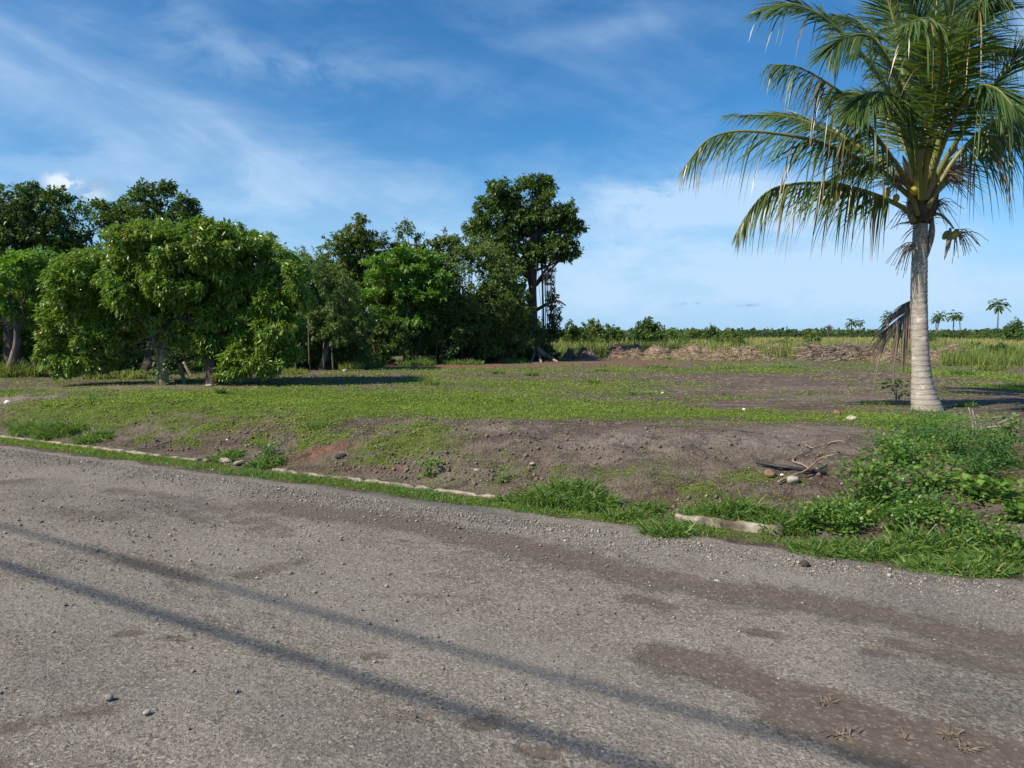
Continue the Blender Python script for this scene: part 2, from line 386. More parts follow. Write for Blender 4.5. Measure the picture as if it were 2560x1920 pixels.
MAT['cover'] = leaf_mat('low_ground_cover', (0.10, 0.165, 0.025), (0.24, 0.33, 0.05), (0.20, 0.17, 0.08), 0.55, 0.3, 0.3)
MAT['weed'] = leaf_mat('weed_leaf', (0.06, 0.15, 0.025), (0.17, 0.28, 0.05), (0.28, 0.30, 0.06), 0.45, 0.4, 0.3)
MAT['mimosa'] = leaf_mat('fern_like_leaf', (0.035, 0.11, 0.028), (0.075, 0.17, 0.04), None, 0.55, 0.3, 0.25)
MAT['tallgrass'] = leaf_mat('tall_meadow_grass', (0.19, 0.20, 0.07), (0.42, 0.375, 0.155), None, 0.7, 0.2, 0.3)
MAT['greengrass'] = leaf_mat('tall_green_grass', (0.10, 0.15, 0.035), (0.25, 0.29, 0.08), (0.35, 0.30, 0.13), 0.6, 0.25, 0.3)
MAT['straw'] = leaf_mat('dry_straw', (0.20, 0.15, 0.10), (0.44, 0.34, 0.22), None, 0.8, 0.15, 0.1)
MAT['dustweed'] = leaf_mat('dusty_dried_weed', (0.13, 0.10, 0.075), (0.29, 0.225, 0.165), None, 0.9, 0.1, 0.0)
MAT['twig'] = leaf_mat('dead_twig', (0.12, 0.095, 0.08), (0.36, 0.29, 0.23), None, 0.9, 0.1, 0.0)
MAT['bark'] = rough_mat('grey_brown_bark', (0.07, 0.055, 0.045), (0.19, 0.16, 0.13), 9, (1, 1, .25), c2=(0.25, 0.22, 0.19))
MAT['barkdark'] = rough_mat('dark_brown_bark', (0.045, 0.032, 0.027), (0.115, 0.085, 0.07), 9, (1, 1, .2))
MAT['barkpale'] = rough_mat('pale_bark', (0.16, 0.13, 0.10), (0.42, 0.37, 0.30), 10, (1, 1, .3), c2=(0.10, 0.08, 0.06))
MAT['root'] = rough_mat('pale_root_wood', (0.20, 0.14, 0.10), (0.40, 0.31, 0.23), 9, (1, 1, .3))
MAT['concrete'] = rough_mat('weathered_concrete', (0.20, 0.165, 0.12), (0.40, 0.35, 0.27), 9, c2=(0.10, 0.082, 0.06), bd=0.008)
MAT['rock'] = rough_mat('pale_stone', (0.30, 0.27, 0.22), (0.50, 0.45, 0.37), 20, bd=0.006)
MAT['rockgrey'] = rough_mat('grey_stone', (0.15, 0.145, 0.135), (0.27, 0.26, 0.24), 30, bd=0.004)
MAT['white'] = rough_mat('white_litter', (0.72, 0.72, 0.70), (0.82, 0.82, 0.80), 6, b=0.1)
MAT['pipe'] = rough_mat('black_plastic_pipe', (0.018, 0.018, 0.02), (0.035, 0.035, 0.04), 20, rough=0.5, b=0.1, spec=0.4)
MAT['husk'] = rough_mat('coconut_husk', (0.14, 0.085, 0.05), (0.30, 0.20, 0.13), 20, (1, 1, .3), bd=0.01)
MAT['clod'] = rough_mat('dark_soil_clod', (0.045, 0.035, 0.032), (0.10, 0.08, 0.07), 14, bd=0.02)
MAT['clodlight'] = rough_mat('brown_soil_crumb', (0.10, 0.074, 0.058), (0.21, 0.165, 0.13), 3, bd=0.01)
MAT['moundsoil'] = rough_mat('dark_dug_soil', (0.060, 0.042, 0.033), (0.20, 0.145, 0.11), 3, bd=0.08)
MAT['moundstraw'] = rough_mat('straw_mixed_soil', (0.15, 0.115, 0.085), (0.33, 0.265, 0.195), 5, bd=0.05, c2=(0.12, 0.08, 0.06))
MAT['coconut'] = rough_mat('yellow_green_coconut', (0.34, 0.30, 0.03), (0.46, 0.38, 0.06), 4, rough=0.45, b=0.15, bd=0.01, c2=(0.30, 0.22, 0.06), spec=0.4)
MAT['fibre'] = rough_mat('palm_fibre', (0.045, 0.032, 0.024), (0.17, 0.12, 0.08), 12, (1, 1, .2), bd=0.03)
MAT['cable'] = rough_mat('cable_black', (0.02, 0.02, 0.02), (0.03, 0.03, 0.03), 5, b=0)
MAT['polewood'] = rough_mat('pole_timber', (0.14, 0.11, 0.09), (0.22, 0.18, 0.15), 6, (1, 1, .1))

def ground_mat():
    m, k = new_mat('soil_and_low_green')
    at = k.n('ShaderNodeAttribute', attribute_name='cov'); sp = k.n('ShaderNodeSeparateColor'); k.l(at.outputs['Color'], sp.inputs[0])
    gr, pale, red = sp.outputs
    tc = k.n('ShaderNodeTexCoord').outputs['Object']
    flat = k.scale(tc, (0.55, 1.0, 1.0), -0.0)
    n1 = k.noise(flat, 1.3, 6, 0.6); n2 = k.noise(tc, 9, 6, 0.7); n3 = k.noise(tc, 42, 5, 0.75); n4 = k.noise(k.scale(tc, (0.35, 1.5, 1)), 2.4, 6, 0.65)
    soil = k.mix(k.map(n2, 0.32, 0.70), (0.055, 0.037, 0.028), (0.150, 0.107, 0.081))
    soil = k.mix(k.map(n3, 0.38, 0.75), soil, (0.20, 0.16, 0.13))
    soil = k.mix(k.m('MULTIPLY', k.map(n4, 0.42, 0.64), 0.62), soil, (0.25, 0.205, 0.165))
    soil = k.mix(k.m('MULTIPLY', k.map(n1, 0.54, 0.70), 0.6), soil, (0.060, 0.050, 0.047))
    soil = k.mix(k.m('MULTIPLY', pale, 0.85), soil, k.mix(k.map(n2, 0.3, 0.7), (0.20, 0.17, 0.14), (0.34, 0.29, 0.24)))
    soil = k.mix(red, soil, k.mix(k.map(n2, 0.3, 0.7), (0.15, 0.075, 0.045), (0.33, 0.17, 0.10)))
    grass = k.mix(k.map(n2, 0.35, 0.7), (0.085, 0.105, 0.030), (0.16, 0.19, 0.05))
    grass = k.mix(k.map(n3, 0.5, 0.8), grass, (0.19, 0.17, 0.07))
    f = k.map(k.m('ADD', gr, k.m('MULTIPLY', k.m('SUBTRACT', k.noise(tc, 5, 6, 0.72), 0.5), 1.3)), 0.22, 0.75)
    cc = k.mix(f, soil, grass)
    # beyond the cleared plot: dry meadow
    sx = k.n('ShaderNodeSeparateXYZ'); k.l(tc, sx.inputs[0])
    cc = k.mix(k.map(sx.outputs[1], 40, 46), cc, k.mix(k.map(k.noise(tc, .3, 4), .35, .65), (0.16, 0.17, 0.06), (0.27, 0.25, 0.10)))
    sx2 = k.noise(tc, 3.2, 6, 0.75, 0.6); cc = k.mix(k.m('MULTIPLY', k.map(sx2, .56, .66), k.m('SUBTRACT', .75, k.m('MULTIPLY', f, .7))), cc, (0.045, 0.034, 0.028))
    vb = k.vor(tc, 28); h = k.m('ADD', k.m('MULTIPLY', n2, 1.0), k.m('ADD', k.m('MULTIPLY', n3, .45), k.m('MULTIPLY', vb.outputs['Distance'], .25)))
    finish(k, principled(k, cc, 0.95, 0.12, bump(k, h, 1.0, 0.07))); return m
def road_mat():
    m, k = new_mat('worn_gravel_asphalt')
    at = k.n('ShaderNodeAttribute', attribute_name='cov'); sp = k.n('ShaderNodeSeparateColor'); k.l(at.outputs['Color'], sp.inputs[0])
    brown, dark, lite = sp.outputs
    tc = k.n('ShaderNodeTexCoord').outputs['Object']
    al = k.scale(tc, (1, 1, 1), math.radians(28.9))                      # x along the road
    st = k.scale(al, (0.28, 1.0, 1.0))
    v1 = k.vor(k.scale(tc, (1, 1, 1)), 78); v2 = k.vor(tc, 150); v3 = k.vor(tc, 27)
    n1 = k.noise(tc, 1.1, 6, 0.62); n2 = k.noise(st, 2.2, 6, 0.62); n3 = k.noise(tc, 150, 3, 0.7); n4 = k.noise(tc, 14, 5, 0.7)
    base = k.mix(k.map(n1, .35, .65), (0.155, 0.133, 0.107), (0.300, 0.261, 0.212))
    base = k.mix(k.m('MULTIPLY', k.map(n2, .5, .72), .6), base, (0.125, 0.108, 0.092))
    big = k.noise(k.scale(al, (0.30, 0.9, 1.0)), 0.9, 7, 0.68, 0.4); big2 = k.noise(tc, 0.55, 5, 0.6)
    base = k.mix(k.m('MULTIPLY', k.map(big2, .48, .68), .55), base, (0.120, 0.116, 0.108))
    # stones of the aggregate
    g1 = k.n('ShaderNodeSeparateColor'); k.l(v1.outputs['Color'], g1.inputs[0])
    g2 = k.n('ShaderNodeSeparateColor'); k.l(v2.outputs['Color'], g2.inputs[0])
    stone = k.mix(k.map(g1.outputs[0], .1, .9, smooth=False), (0.085, 0.073, 0.060), (0.38, 0.335, 0.27))
    base = k.mix(k.m('MULTIPLY', k.map(n4, .30, .62), .78), base, stone)
    base = k.mix(k.map(n3, .5, .82, 0, .45), base, (0.30, 0.28, 0.24))
    base = k.mix(k.m('MULTIPLY', k.map(g2.outputs[1], .90, .99), .45), base, (0.055, 0.053, 0.05))
    base = k.mix(k.m('MULTIPLY', k.map(g1.outputs[2], .985, .99), .6), base, (0.48, 0.46, 0.42))
    base = k.mix(k.m('MULTIPLY', lite, .6), base, (0.27, 0.25, 0.22))
    base = k.mix(k.m('MULTIPLY', dark, .75), base, k.mix(k.map(g1.outputs[1], 0, 1), (0.055, 0.056, 0.06), (0.17, 0.165, 0.16)))
    brown = k.m('MAXIMUM', brown, k.m('MULTIPLY', k.map(big, .50, .66), .62))
    bm = k.map(k.m('ADD', brown, k.m('MULTIPLY', k.m('SUBTRACT', k.noise(tc, 5, 7, 0.72), .5), 1.7)), .18, .78)
    dust = k.mix(k.map(k.noise(tc, 30, 4, .7), .3, .7), (0.078, 0.061, 0.047), (0.130, 0.104, 0.082))
    dust = k.mix(k.m('MULTIPLY', k.map(g1.outputs[0], .86, .97), .45), dust, (0.28, 0.25, 0.21))
    cc = k.mix(k.m('MULTIPLY', bm, .95), base, dust)
    smooth_ = k.m('SUBTRACT', 1.0, k.m('MULTIPLY', bm, .75))
    h = k.m('ADD', k.m('MULTIPLY', g1.outputs[1], .35), k.m('ADD', k.m('MULTIPLY', k.noise(tc, 55, 4, .7), 1.3), k.m('MULTIPLY', n4, .9)))
    h = k.m('ADD', k.m('MULTIPLY', h, smooth_), k.m('MULTIPLY', n2, .6))
    finish(k, principled(k, cc, 0.9, 0.2, bump(k, h, 0.8, 0.020))); return m
MAT['ground'] = ground_mat(); MAT['road'] = road_mat()

# ------------------------------------------------------------------ ground and road
def axis(a, b, fine, lo, hi, g=1.09):
    c = list(np.arange(a, b, fine)); s = fine; x = c[-1]
    while x < hi: s *= g; x += s; c.append(x)
    s = fine; x = a; pre = []
    while x > lo: s *= g; x -= s; pre.append(x)
    return np.array(pre[::-1] + c)
xs = axis(-9.5, 9.5, 0.065, -3500, 3500); ys = axis(4.4, 14.5, 0.065, -600, 6000, 1.045)
X, Y = np.meshgrid(xs, ys); Z = gz(X, Y)
nx_, ny_ = len(xs), len(ys)
i = np.arange(ny_ - 1)[:, None]; j = np.arange(nx_ - 1)[None]
F = np.stack([i * nx_ + j, i * nx_ + j + 1, (i + 1) * nx_ + j + 1, (i + 1) * nx_ + j], -1).reshape(-1, 4)
g = green_at(X, Y)
cov = np.stack([g, blobs(PALE, X, Y, 5), blobs(RED, X, Y, 8)], -1).reshape(-1, 3)
o = mk('ground', np.stack([X, Y, Z], -1), F, MAT['ground'], None, cov, True, attr='cov')
tag(o, 'brown bare soil and patchy green ground of the cleared plot', None, None, 'structure')

us = axis(-12, 8, 0.05, -160, 160, 1.08); vs_ = np.arange(-3.6, 6.25, 0.05)
U, Vv = np.meshgrid(us, vs_); X, Y = xy_of(U, Vv)
edge = 5.80 + 0.16 * (fbm(U * .9, U * 0, 12) - .5) + 0.10 * (vnoise(U * 5, U * 0, 13) - .5) + 0.12 * np.exp(-((U + 4) / 2.5) ** 2)
Z = 0.012 + 0.02 * (fbm(X * .5, Y * .5, 2) - .5) + 0.006 * (fbm(X * 5, Y * 5, 4) - .5) - 0.12 * sstep(0, .35, Vv - edge) - 0.14 * sstep(-2.6, -3.4, Vv)
nx_, ny_ = len(us), len(vs_)
i = np.arange(ny_ - 1)[:, None]; j = np.arange(nx_ - 1)[None]
F = np.stack([i * nx_ + j, i * nx_ + j + 1, (i + 1) * nx_ + j + 1, (i + 1) * nx_ + j], -1).reshape(-1, 4)
def line_mask(pts, wid, x, y):
    """soft band along a polyline of ground points"""
    P = [G(*p)[:2] for p in pts]; d = np.full(x.shape, 1e9)
    for a, b in zip(P[:-1], P[1:]):
        ab = b - a; t = np.clip(((x - a[0]) * ab[0] + (y - a[1]) * ab[1]) / (ab @ ab), 0, 1)
        d = np.minimum(d, np.hypot(x - a[0] - t * ab[0], y - a[1] - t * ab[1]))
    return np.exp(-(d / wid) ** 2)
br = np.zeros_like(X)
for pts, wid, wt in [([(560, 1090), (900, 1130), (1200, 1200), (1450, 1260), (1800, 1310), (2212, 1400), (2600, 1500)], .26, 1.0),
                     ([(1450, 1420), (1600, 1465), (1800, 1540), (2000, 1600), (2212, 1650), (2400, 1700)], .17, 1.15), ([(1720, 1555), (1900, 1620), (2100, 1665), (2300, 1700)], .16, 1.1),
                     ([(250, 1060), (420, 1080), (600, 1150)], .22, .6), ([(290, 1210), (420, 1250)], .12, .9), ([(540, 1240), (640, 1215)], .14, .75),
                     ([(1950, 1400), (2212, 1450)], .12, .8), ([(0, 1580), (220, 1540)], .09, .6), ([(0, 1045), (50, 1040)], .2, .8), ([(0, 1655), (20, 1655)], .05, .9),
                     ([(800, 1416), (835, 1418)], .045, 1.2), ([(1030, 1565), (1062, 1562)], .05, 1.3), ([(1130, 1625), (1200, 1632)], .04, .9), ([(1370, 1290), (1440, 1310)], .1, .9),
                     ([(1620, 1365), (1680, 1375)], .06, 1.0), ([(1880, 1415), (1920, 1418)], .06, 1.1), ([(255, 1370), (300, 1365)], .04, .9), ([(360, 1375), (400, 1380)], .04, .9),
                     ([(860, 1275), (910, 1285)], .05, .6), ([(990, 1300), (1050, 1340)], .05, .5), ([(0, 1080), (300, 1130)], .12, .3)]:
    br = np.maximum(br, wt * line_mask(pts, wid, X, Y))
br = np.clip(br * (.55 + .8 * fbm(X * 2, Y * 2, 23)), 0, 1)
dk = np.zeros_like(X)
for pts, wid, wt in [([(300, 985), (480, 1020), (720, 1055), (1000, 1100), (1130, 1125)], .13, .95), ([(1900, 1450), (2100, 1500), (2212, 1540)], .16, .7), ([(100, 1070), (400, 1100)], .25, .4),
                     ([(500, 1480), (620, 1550)], .25, .45), ([(700, 1600), (900, 1659)], .22, .4), ([(1940, 1290), (2212, 1340)], .25, .35), ([(100, 1440), (300, 1500)], .3, .35), ([(1800, 1215), (2212, 1290)], .1, .5)]:
    dk = np.maximum(dk, wt * line_mask(pts, wid, X, Y))
dk = np.clip(dk * (.4 + 1.1 * fbm(X * 2.5, Y * 2.5, 29)), 0, 1)
lt = np.zeros_like(X)
for pts, wid, wt in [([(1080, 1140), (1400, 1180), (1550, 1210), (1800, 1270)], .09, 1.), ([(330, 1240), (560, 1300), (900, 1360), (1200, 1430)], .25, .6), ([(0, 1300), (250, 1340)], .3, .4), ([(500, 1200), (800, 1280)], .35, .4), ([(1200, 1440), (1500, 1560)], .3, .5), ([(1980, 1235), (2212, 1275)], .08, .6)]:
    lt = np.maximum(lt, wt * line_mask(pts, wid, X, Y))
o = mk('road', np.stack([X, Y, Z], -1), F, MAT['road'], None, np.stack([br, dk, np.clip(lt, 0, 1)], -1).reshape(-1, 3), True, attr='cov')
tag(o, 'worn grey road of rough aggregate with brown dust patches', None, None, 'structure')

# ------------------------------------------------------------------ stones
def rock_mesh(c, rx, ry, rz, seed, n=10, m=7, lump=.25):
    r_ = rng(seed); th = np.arange(n) / n * 2 * np.pi; ph = np.linspace(-np.pi / 2, np.pi / 2, m)
    T, P = np.meshgrid(th, ph); d = np.stack([np.cos(P) * np.cos(T), np.cos(P) * np.sin(T), np.sin(P)], -1)
    f = np.ones(T.shape)
    for q in range(7):
        ax = nz(r_.normal(size=3)); lim = r_.uniform(.62, .95); dd = d @ ax
        f = np.minimum(f, np.where(dd > lim * .5, lim / np.maximum(dd, .01), 9))
    f = f * (1 + lump * (r_.random() - .5)); f[0] = f[0].mean(); f[-1] = f[-1].mean()
    a = r_.uniform(0, 6.28)
    V = d * f[..., None] * np.array([rx, ry, rz]); V = np.stack([V[..., 0] * math.cos(a) - V[..., 1] * math.sin(a), V[..., 0] * math.sin(a) + V[..., 1] * math.cos(a), V[..., 2]], -1) + c
    i = np.arange(m - 1)[:, None]; j = np.arange(n)[None]
    F = np.stack([i * n + j, i * n + (j + 1) % n, (i + 1) * n + (j + 1) % n, (i + 1) * n + j], -1).reshape(-1, 4)
    return V.reshape(-1, 3), F
def stone(px, py, wpx, hpx, mat, label, name='stone', cat='stone', seed=0, group=None, sink=.3, flat=None):
    p = G(px, py + hpx / 2); s = mpp(p[1]); rx = wpx * s / 2; rz = hpx * s / 2
    c = p + np.array([0, rx * .5, rz * (1 - sink)])
    V, F = rock_mesh(c, rx, rx * .75, rz, seed, 14, 9)
    o = mk(name, V, F, MAT[mat], None, None, True, loc=tuple(p)); return tag(o, label, cat, group)
for a in [(232, 1508, 26, 18, 'rockgrey', 'grey angular stone lying on the near left of the road', 1),
          (316, 1543, 22, 14, 'rock', 'pale small stone on the road below the near cable shadow', 2),
          (511, 1496, 13, 9, 'rockgrey', 'small round grey pebble on the road under the near shadow line', 3),
          (1923, 1243, 15, 12, 'rock', 'white chalky stone at the gravel edge of the right grass verge', 4),
          (1715, 1037, 30, 18, 'rock', 'smooth oval cream stone resting beside the black pipe', 5),
          (1550, 1255, 16, 5, 'rock', 'flat pale chip of stone on the dusty road right of centre', 6),
          (555, 1250, 9, 5, 'rock', 'tiny pale pebble on the brown dust patch of the road', 7),
          (1655, 1143, 12, 9, 'rock', 'pale stone in the weeds just above the exposed kerb', 8),
          (1150, 1003, 12, 7, 'rock', 'small cream stone on the bank above the long kerb', 9),
          (745, 800, 14, 9, 'rock', 'tan rock in front of the undergrowth left of the spreading almond tree', 10),
          (450, 832, 16, 6, 'rock', 'flat pale rock at the foot of the round mango tree', 11),
          (2133, 958, 18, 12, 'rockgrey', 'grey stone on the soil slope at the right edge', 12),
          (1822, 1048, 14, 7, 'rock', 'dull flat stone on bare soil right of the black pipe', 13),
          (1030, 1016, 14, 8, 'rock', 'white stone half hidden in bank weeds above the long kerb', 14)]:
    stone(*a[:6], seed=a[6])
for a in [(1740, 1218, 30, 14, 'clod', 'black asphalt clod at the road edge below the right grass', 21), (735, 985, 26, 14, 'clod', 'dark soil clod at the foot of the reddish bank', 22),
          (1700, 1010, 22, 12, 'clod', 'dark earth clod behind the black pipe', 23), (1880, 970, 18, 12, 'clod', 'small dark clod near the right weeds', 24), (180, 952, 26, 14, 'clod', 'dark clod between grass clumps on the left kerb', 25)]:
    stone(*a[:6], name='soil_clod', cat='clod', seed=a[6])

# loose gravel scattered over the road
r_ = rng(5); N = 75000
U = r_.uniform(-13, 9, N); Vq = np.where(r_.random(N) < .45, r_.uniform(1.0, 5.9, N), 5.78 - np.abs(r_.normal(0, .28, N)))
Vq = np.where(r_.random(N) < .08, r_.uniform(5.8, 9, N), Vq)
xg, yg = xy_of(U, Vq); keep = (yg > 1.6) & (np.abs(xg / np.maximum(yg, .1)) < .95)
xg, yg, Vg = xg[keep], yg[keep], Vq[keep]; n = len(xg)
s = 0.0026 + 0.0035 * r_.random(n) ** 3 + 0.008 * (r_.random(n) ** 22)
s *= np.clip(yg / 3.5, .8, 1.6)
d8 = np.array([[1, 0, 0], [0, 1, 0], [-1, 0, 0], [0, -1, 0], [0, 0, 1], [0, 0, -1]], float)
Vt = d8[None] * (s[:, None, None] * np.array([1.1, 1, .75])) * r_.uniform(.65, 1.2, (n, 6, 1)); a = r_.uniform(0, 6.28, n)
Vt = np.stack([Vt[..., 0] * np.cos(a)[:, None] - Vt[..., 1] * np.sin(a)[:, None], Vt[..., 0] * np.sin(a)[:, None] + Vt[..., 1] * np.cos(a)[:, None], Vt[..., 2]], -1)
zr = np.where(Vg < 5.7, 0.012, gz(xg, yg)) + s * .35
Vt = Vt + np.stack([xg, yg, zr], -1)[:, None]
f8 = np.array([[0, 1, 4], [1, 2, 4], [2, 3, 4], [3, 0, 4], [1, 0, 5], [2, 1, 5], [3, 2, 5], [0, 3, 5]])
m_, k = new_mat('loose_gravel_stone'); a_ = k.n('ShaderNodeAttribute', attribute_name='tint').outputs['Fac']
finish(k, principled(k, k.mix(a_, (0.13, 0.12, 0.105), (0.40, 0.36, 0.30)), .9, .2)); MAT['gravel'] = m_
tn = np.repeat(r_.random(n) ** 1.5, 6)
o = mk('loose_gravel', Vt.reshape(-1, 3), (np.arange(n)[:, None, None] * 6 + f8[None]).reshape(-1, 3), MAT['gravel'], None, tn)
tag(o, 'loose grey gravel scattered over the road and its edge', 'gravel', None, 'stuff')

# ------------------------------------------------------------------ kerb
def kerb(name, u0, u1, v0, label, h=.026, wd=.07, seed=0, gaps=()):
    r2 = rng(seed); us_ = np.arange(u0, u1, .06); V = []; 
    prof = [(0, -.10), (0.005, .6), (0.02, 1.0), (1.0, 1.0), (1.0, -.10)]
    for uu in us_:
        brk = .5 + .5 * vnoise(uu * 2.2, 1.0, seed)
        hh = h * ((0.35 + .9 * brk) if wd > .065 else (.75 + .3 * brk)) * (0.2 if r2.random() < .08 and wd > .065 else 1); ww = wd * (0.7 + .4 * brk)
        vo = v0 + .014 * (vnoise(uu * .6, 2.0, seed) - .5)
        for a, b in prof:
            v = vo + a * ww + r2.normal(0, .004); x, y = xy_of(uu, v)
            V.append((x, y, 0.0 + b * hh + r2.normal(0, .006)))
    m = len(us_); q = len(prof); i = np.arange(m - 1)[:, None]; j = np.arange(q - 1)[None]
    F = np.stack([i * q + j, (i + 1) * q + j, (i + 1) * q + j + 1, i * q + j + 1], -1).reshape(-1, 4)
    F3 = np.array([[0, 1, 2], [0, 2, 3], [0, 3, 4]]); F3 = np.vstack([F3, F3[:, ::-1] + (m - 1) * q])
    x, y = xy_of(u0, v0); o = mk(name, V, [F, F3], MAT['concrete'], None, None, False, loc=(x, y, 0))
    return tag(o, label, 'kerb', 'broken concrete kerb along the road')
def U_of(px, py): p = G(px, py); return uv_of(p[0], p[1])[0]
kerb('concrete_kerb', U_of(0, 947) - 3, U_of(445, 994), 6.33, 'thin cream kerb at far left half hidden by tall grass', seed=3)
kerb('concrete_kerb', U_of(585, 1018), U_of(1100, 1087), 6.33, 'longest exposed kerb, pale line below the middle of the bank', h=.032, seed=4)
kerb('concrete_kerb', U_of(1450, 1135), U_of(1690, 1168), 6.26, 'short tan kerb showing its side face between right grass clumps', h=.075, wd=.06, seed=5)
t = root('broken_concrete_slab', G(490, 1004), 'broken cream concrete block jutting out of the left verge', 'concrete block')
r2 = rng(44)
for q, (px_, py_, w_, h_, ly) in enumerate([(458, 998, 40, 12, 0), (485, 1000, 36, 13, .02), (515, 1006, 38, 14, .03), (470, 992, 46, 7, .12), (505, 996, 44, 8, .12)]):
    p = G(px_, py_); s = mpp(p[1]); V, F = rock_mesh(p + np.array([0, ly, h_ * s * .35]), w_ * s / 2, w_ * s * .3, h_ * s / 2, 60 + q, 10, 7)
    mk('slab_piece', V, F, MAT['concrete'], t)

# ------------------------------------------------------------------ green things low on the ground
def in_view(x, y, m=.12): return (np.abs(x) < (.692 + m) * y) & (y > 1.5)
def scatter_cover():
    mb = MB(); r2 = rng(101)
    # (y range, samples, leaf size)
    for y0, y1, n, sz in [(6, 9.5, 130000, .016), (9.5, 13, 170000, .022), (13, 19, 170000, .031), (19, 40, 170000, .048)]:
        y = r2.uniform(y0, y1, n); x = r2.uniform(-.80, .80, n) * y
        g = green_at(x, y); cl_ = fbm(x * 3.5, y * 3.5, 91)
        u, v = uv_of(x, y)
        keep = (r2.random(n) < np.clip(g * 1.25 - .12, 0.0, 1) * sstep(.28, .56, cl_ + .12 * g)) & (v > 5.95) & ((v < 6.30) | (v > 6.45))
        x, y, g, cl_ = x[keep], y[keep], g[keep], cl_[keep]; m = len(x)
        z = gz(x, y) + r2.random(m) * sz * 1.1
        a = r2.uniform(0, 6.28, m); D_ = np.stack([np.cos(a), np.sin(a), r2.uniform(.0, .9, m)], -1)
        V, F = leaves(np.stack([x, y, z], -1), D_, sz * r2.uniform(.7, 1.7, m), sz * r2.uniform(.5, .9, m), r2, 1.0)
        T = np.repeat(np.clip(.5 + .5 * (r2.random(m) - .5) + .7 * (fbm(x * .8, y * .8, 15) - .5), 0, .95) + (r2.random(m) < .03) * .5, 4)
        mb.add(V, F, np.clip(T, 0, 1))
    o = mb.build('ground_cover', MAT['cover']); tag(o, 'bright low creeping weeds carpeting the cleared plot', 'ground cover', None, 'stuff')
scatter_cover()
def debris():
    r2 = rng(55); n = 26000; y = r2.uniform(6.2, 24, n); x = r2.uniform(-.8, .8, n) * y; u, v = uv_of(x, y)
    k_ = (v > 6.5) & (r2.random(n) < .25 + sstep(.45, .65, fbm(x * .8, y * .8, 66))); x, y = x[k_], y[k_]; m = len(x); a = r2.uniform(0, 6.28, m)
    V, F = strips(np.stack([x, y, gz(x, y) + .006], -1), np.stack([np.cos(a), np.sin(a), r2.uniform(-.05, .35, m)], -1), r2.uniform(.03, .13, m) * (y / 12) ** .5, .005 * (y / 9), .2, 2, None, 5)
    o = mk('straw_litter', V, F, MAT['straw'], None, np.repeat(r2.random(m) * .8, 6)); tag(o, 'short dry straw bits strewn over the bare soil', 'straw', None, 'stuff')
    n = 16000; u = r2.uniform(-12, 8, n); v = 6.5 + r2.exponential(1.0, n); x, y = xy_of(u, v); k_ = in_view(x, y) & (fbm(x * 1.2, y * 1.2, 88) > .45); x, y = x[k_], y[k_]; m = len(x)
    s_ = .006 + .026 * r2.random(m) ** 6; d8 = np.array([[1, 0, 0], [0, 1, 0], [-1, 0, 0], [0, -1, 0], [0, 0, 1], [0, 0, -1]], float)
    V = d8[None] * s_[:, None, None] * r2.uniform(.6, 1.25, (m, 6, 1)) + np.stack([x, y, gz(x, y) + s_ * .3], -1)[:, None]
    f8 = np.array([[0, 1, 4], [1, 2, 4], [2, 3, 4], [3, 0, 4], [1, 0, 5], [2, 1, 5], [3, 2, 5], [0, 3, 5]])
    o = mk('soil_crumbs', V.reshape(-1, 3), (np.arange(m)[:, None, None] * 6 + f8[None]).reshape(-1, 3), MAT['clodlight'], None, None, False); tag(o, 'crumbly brown soil lumps on the roadside bank', 'soil', None, 'stuff')
debris()
def blades(mb, x, y, L, W, lean, r2, droop=.5, tall=1.0, tint=(0, .94), seg=3, dry=.03):
    m = len(x); a = r2.uniform(0, 6.28, m); D_ = np.stack([np.cos(a) * lean * r2.uniform(.3, 1.3, m), np.sin(a) * lean * r2.uniform(.3, 1.3, m), np.ones(m)], -1)
    V, F = strips(np.stack([x, y, gz(x, y) - .01], -1), D_, L, W, droop * r2.uniform(.3, 1.3, m), seg, nz(np.stack([r2.normal(0, 1, m), r2.normal(0, 1, m) - .6, .2 * np.ones(m)], -1)))
    T = r2.uniform(tint[0], tint[1], m); T = np.where(r2.random(m) < dry, 1.0, T)
    mb.add(V, F, np.repeat(T, (seg + 1) * 2))
def verge():
    mb = MB(); r2 = rng(7); n = 75000
    u = r2.uniform(-13, 8, n); v = 6.10 + r2.normal(0, .12, n) + .09 * np.clip(fbm(u * .9, u * 0 + 4, 33) * 3 - 1.2, 0, 2) * r2.random(n) + .06 * np.sin(u * 2.1)
    right = u > U_of(1150, 1085)
    v = np.where(right, v - .04, v)
    dens = np.clip(fbm(u * 1.5, v * 2, 17) * 2 - .35, .08, 1)
    gap = np.exp(-((u - U_of(1600, 1160)) / .35) ** 2) + .8 * np.exp(-((u - U_of(1250, 1120)) / .35) ** 2)
    x, y = xy_of(u, v)
    k_ = (r2.random(n) < dens * (1 - .95 * np.clip(gap, 0, 1))) & (v > 5.86 + .10 * fbm(u * 2, u * 0, 6)) & in_view(x, y)
    x, y, rt = x[k_], y[k_], right[k_]
    L = np.where(rt, r2.uniform(.05, .13, len(x)), r2.uniform(.03, .09, len(x))) * (.6 + 1.1 * fbm(x * .9, y * .9, 35))
    blades(mb, x, y, L, np.where(rt, .007, .006), .8, r2, .5, seg=2)
    o = mb.build('verge_grass', MAT['grass']); tag(o, 'short green grass strip between the road edge and the kerb', 'grass', None, 'stuff')
verge()
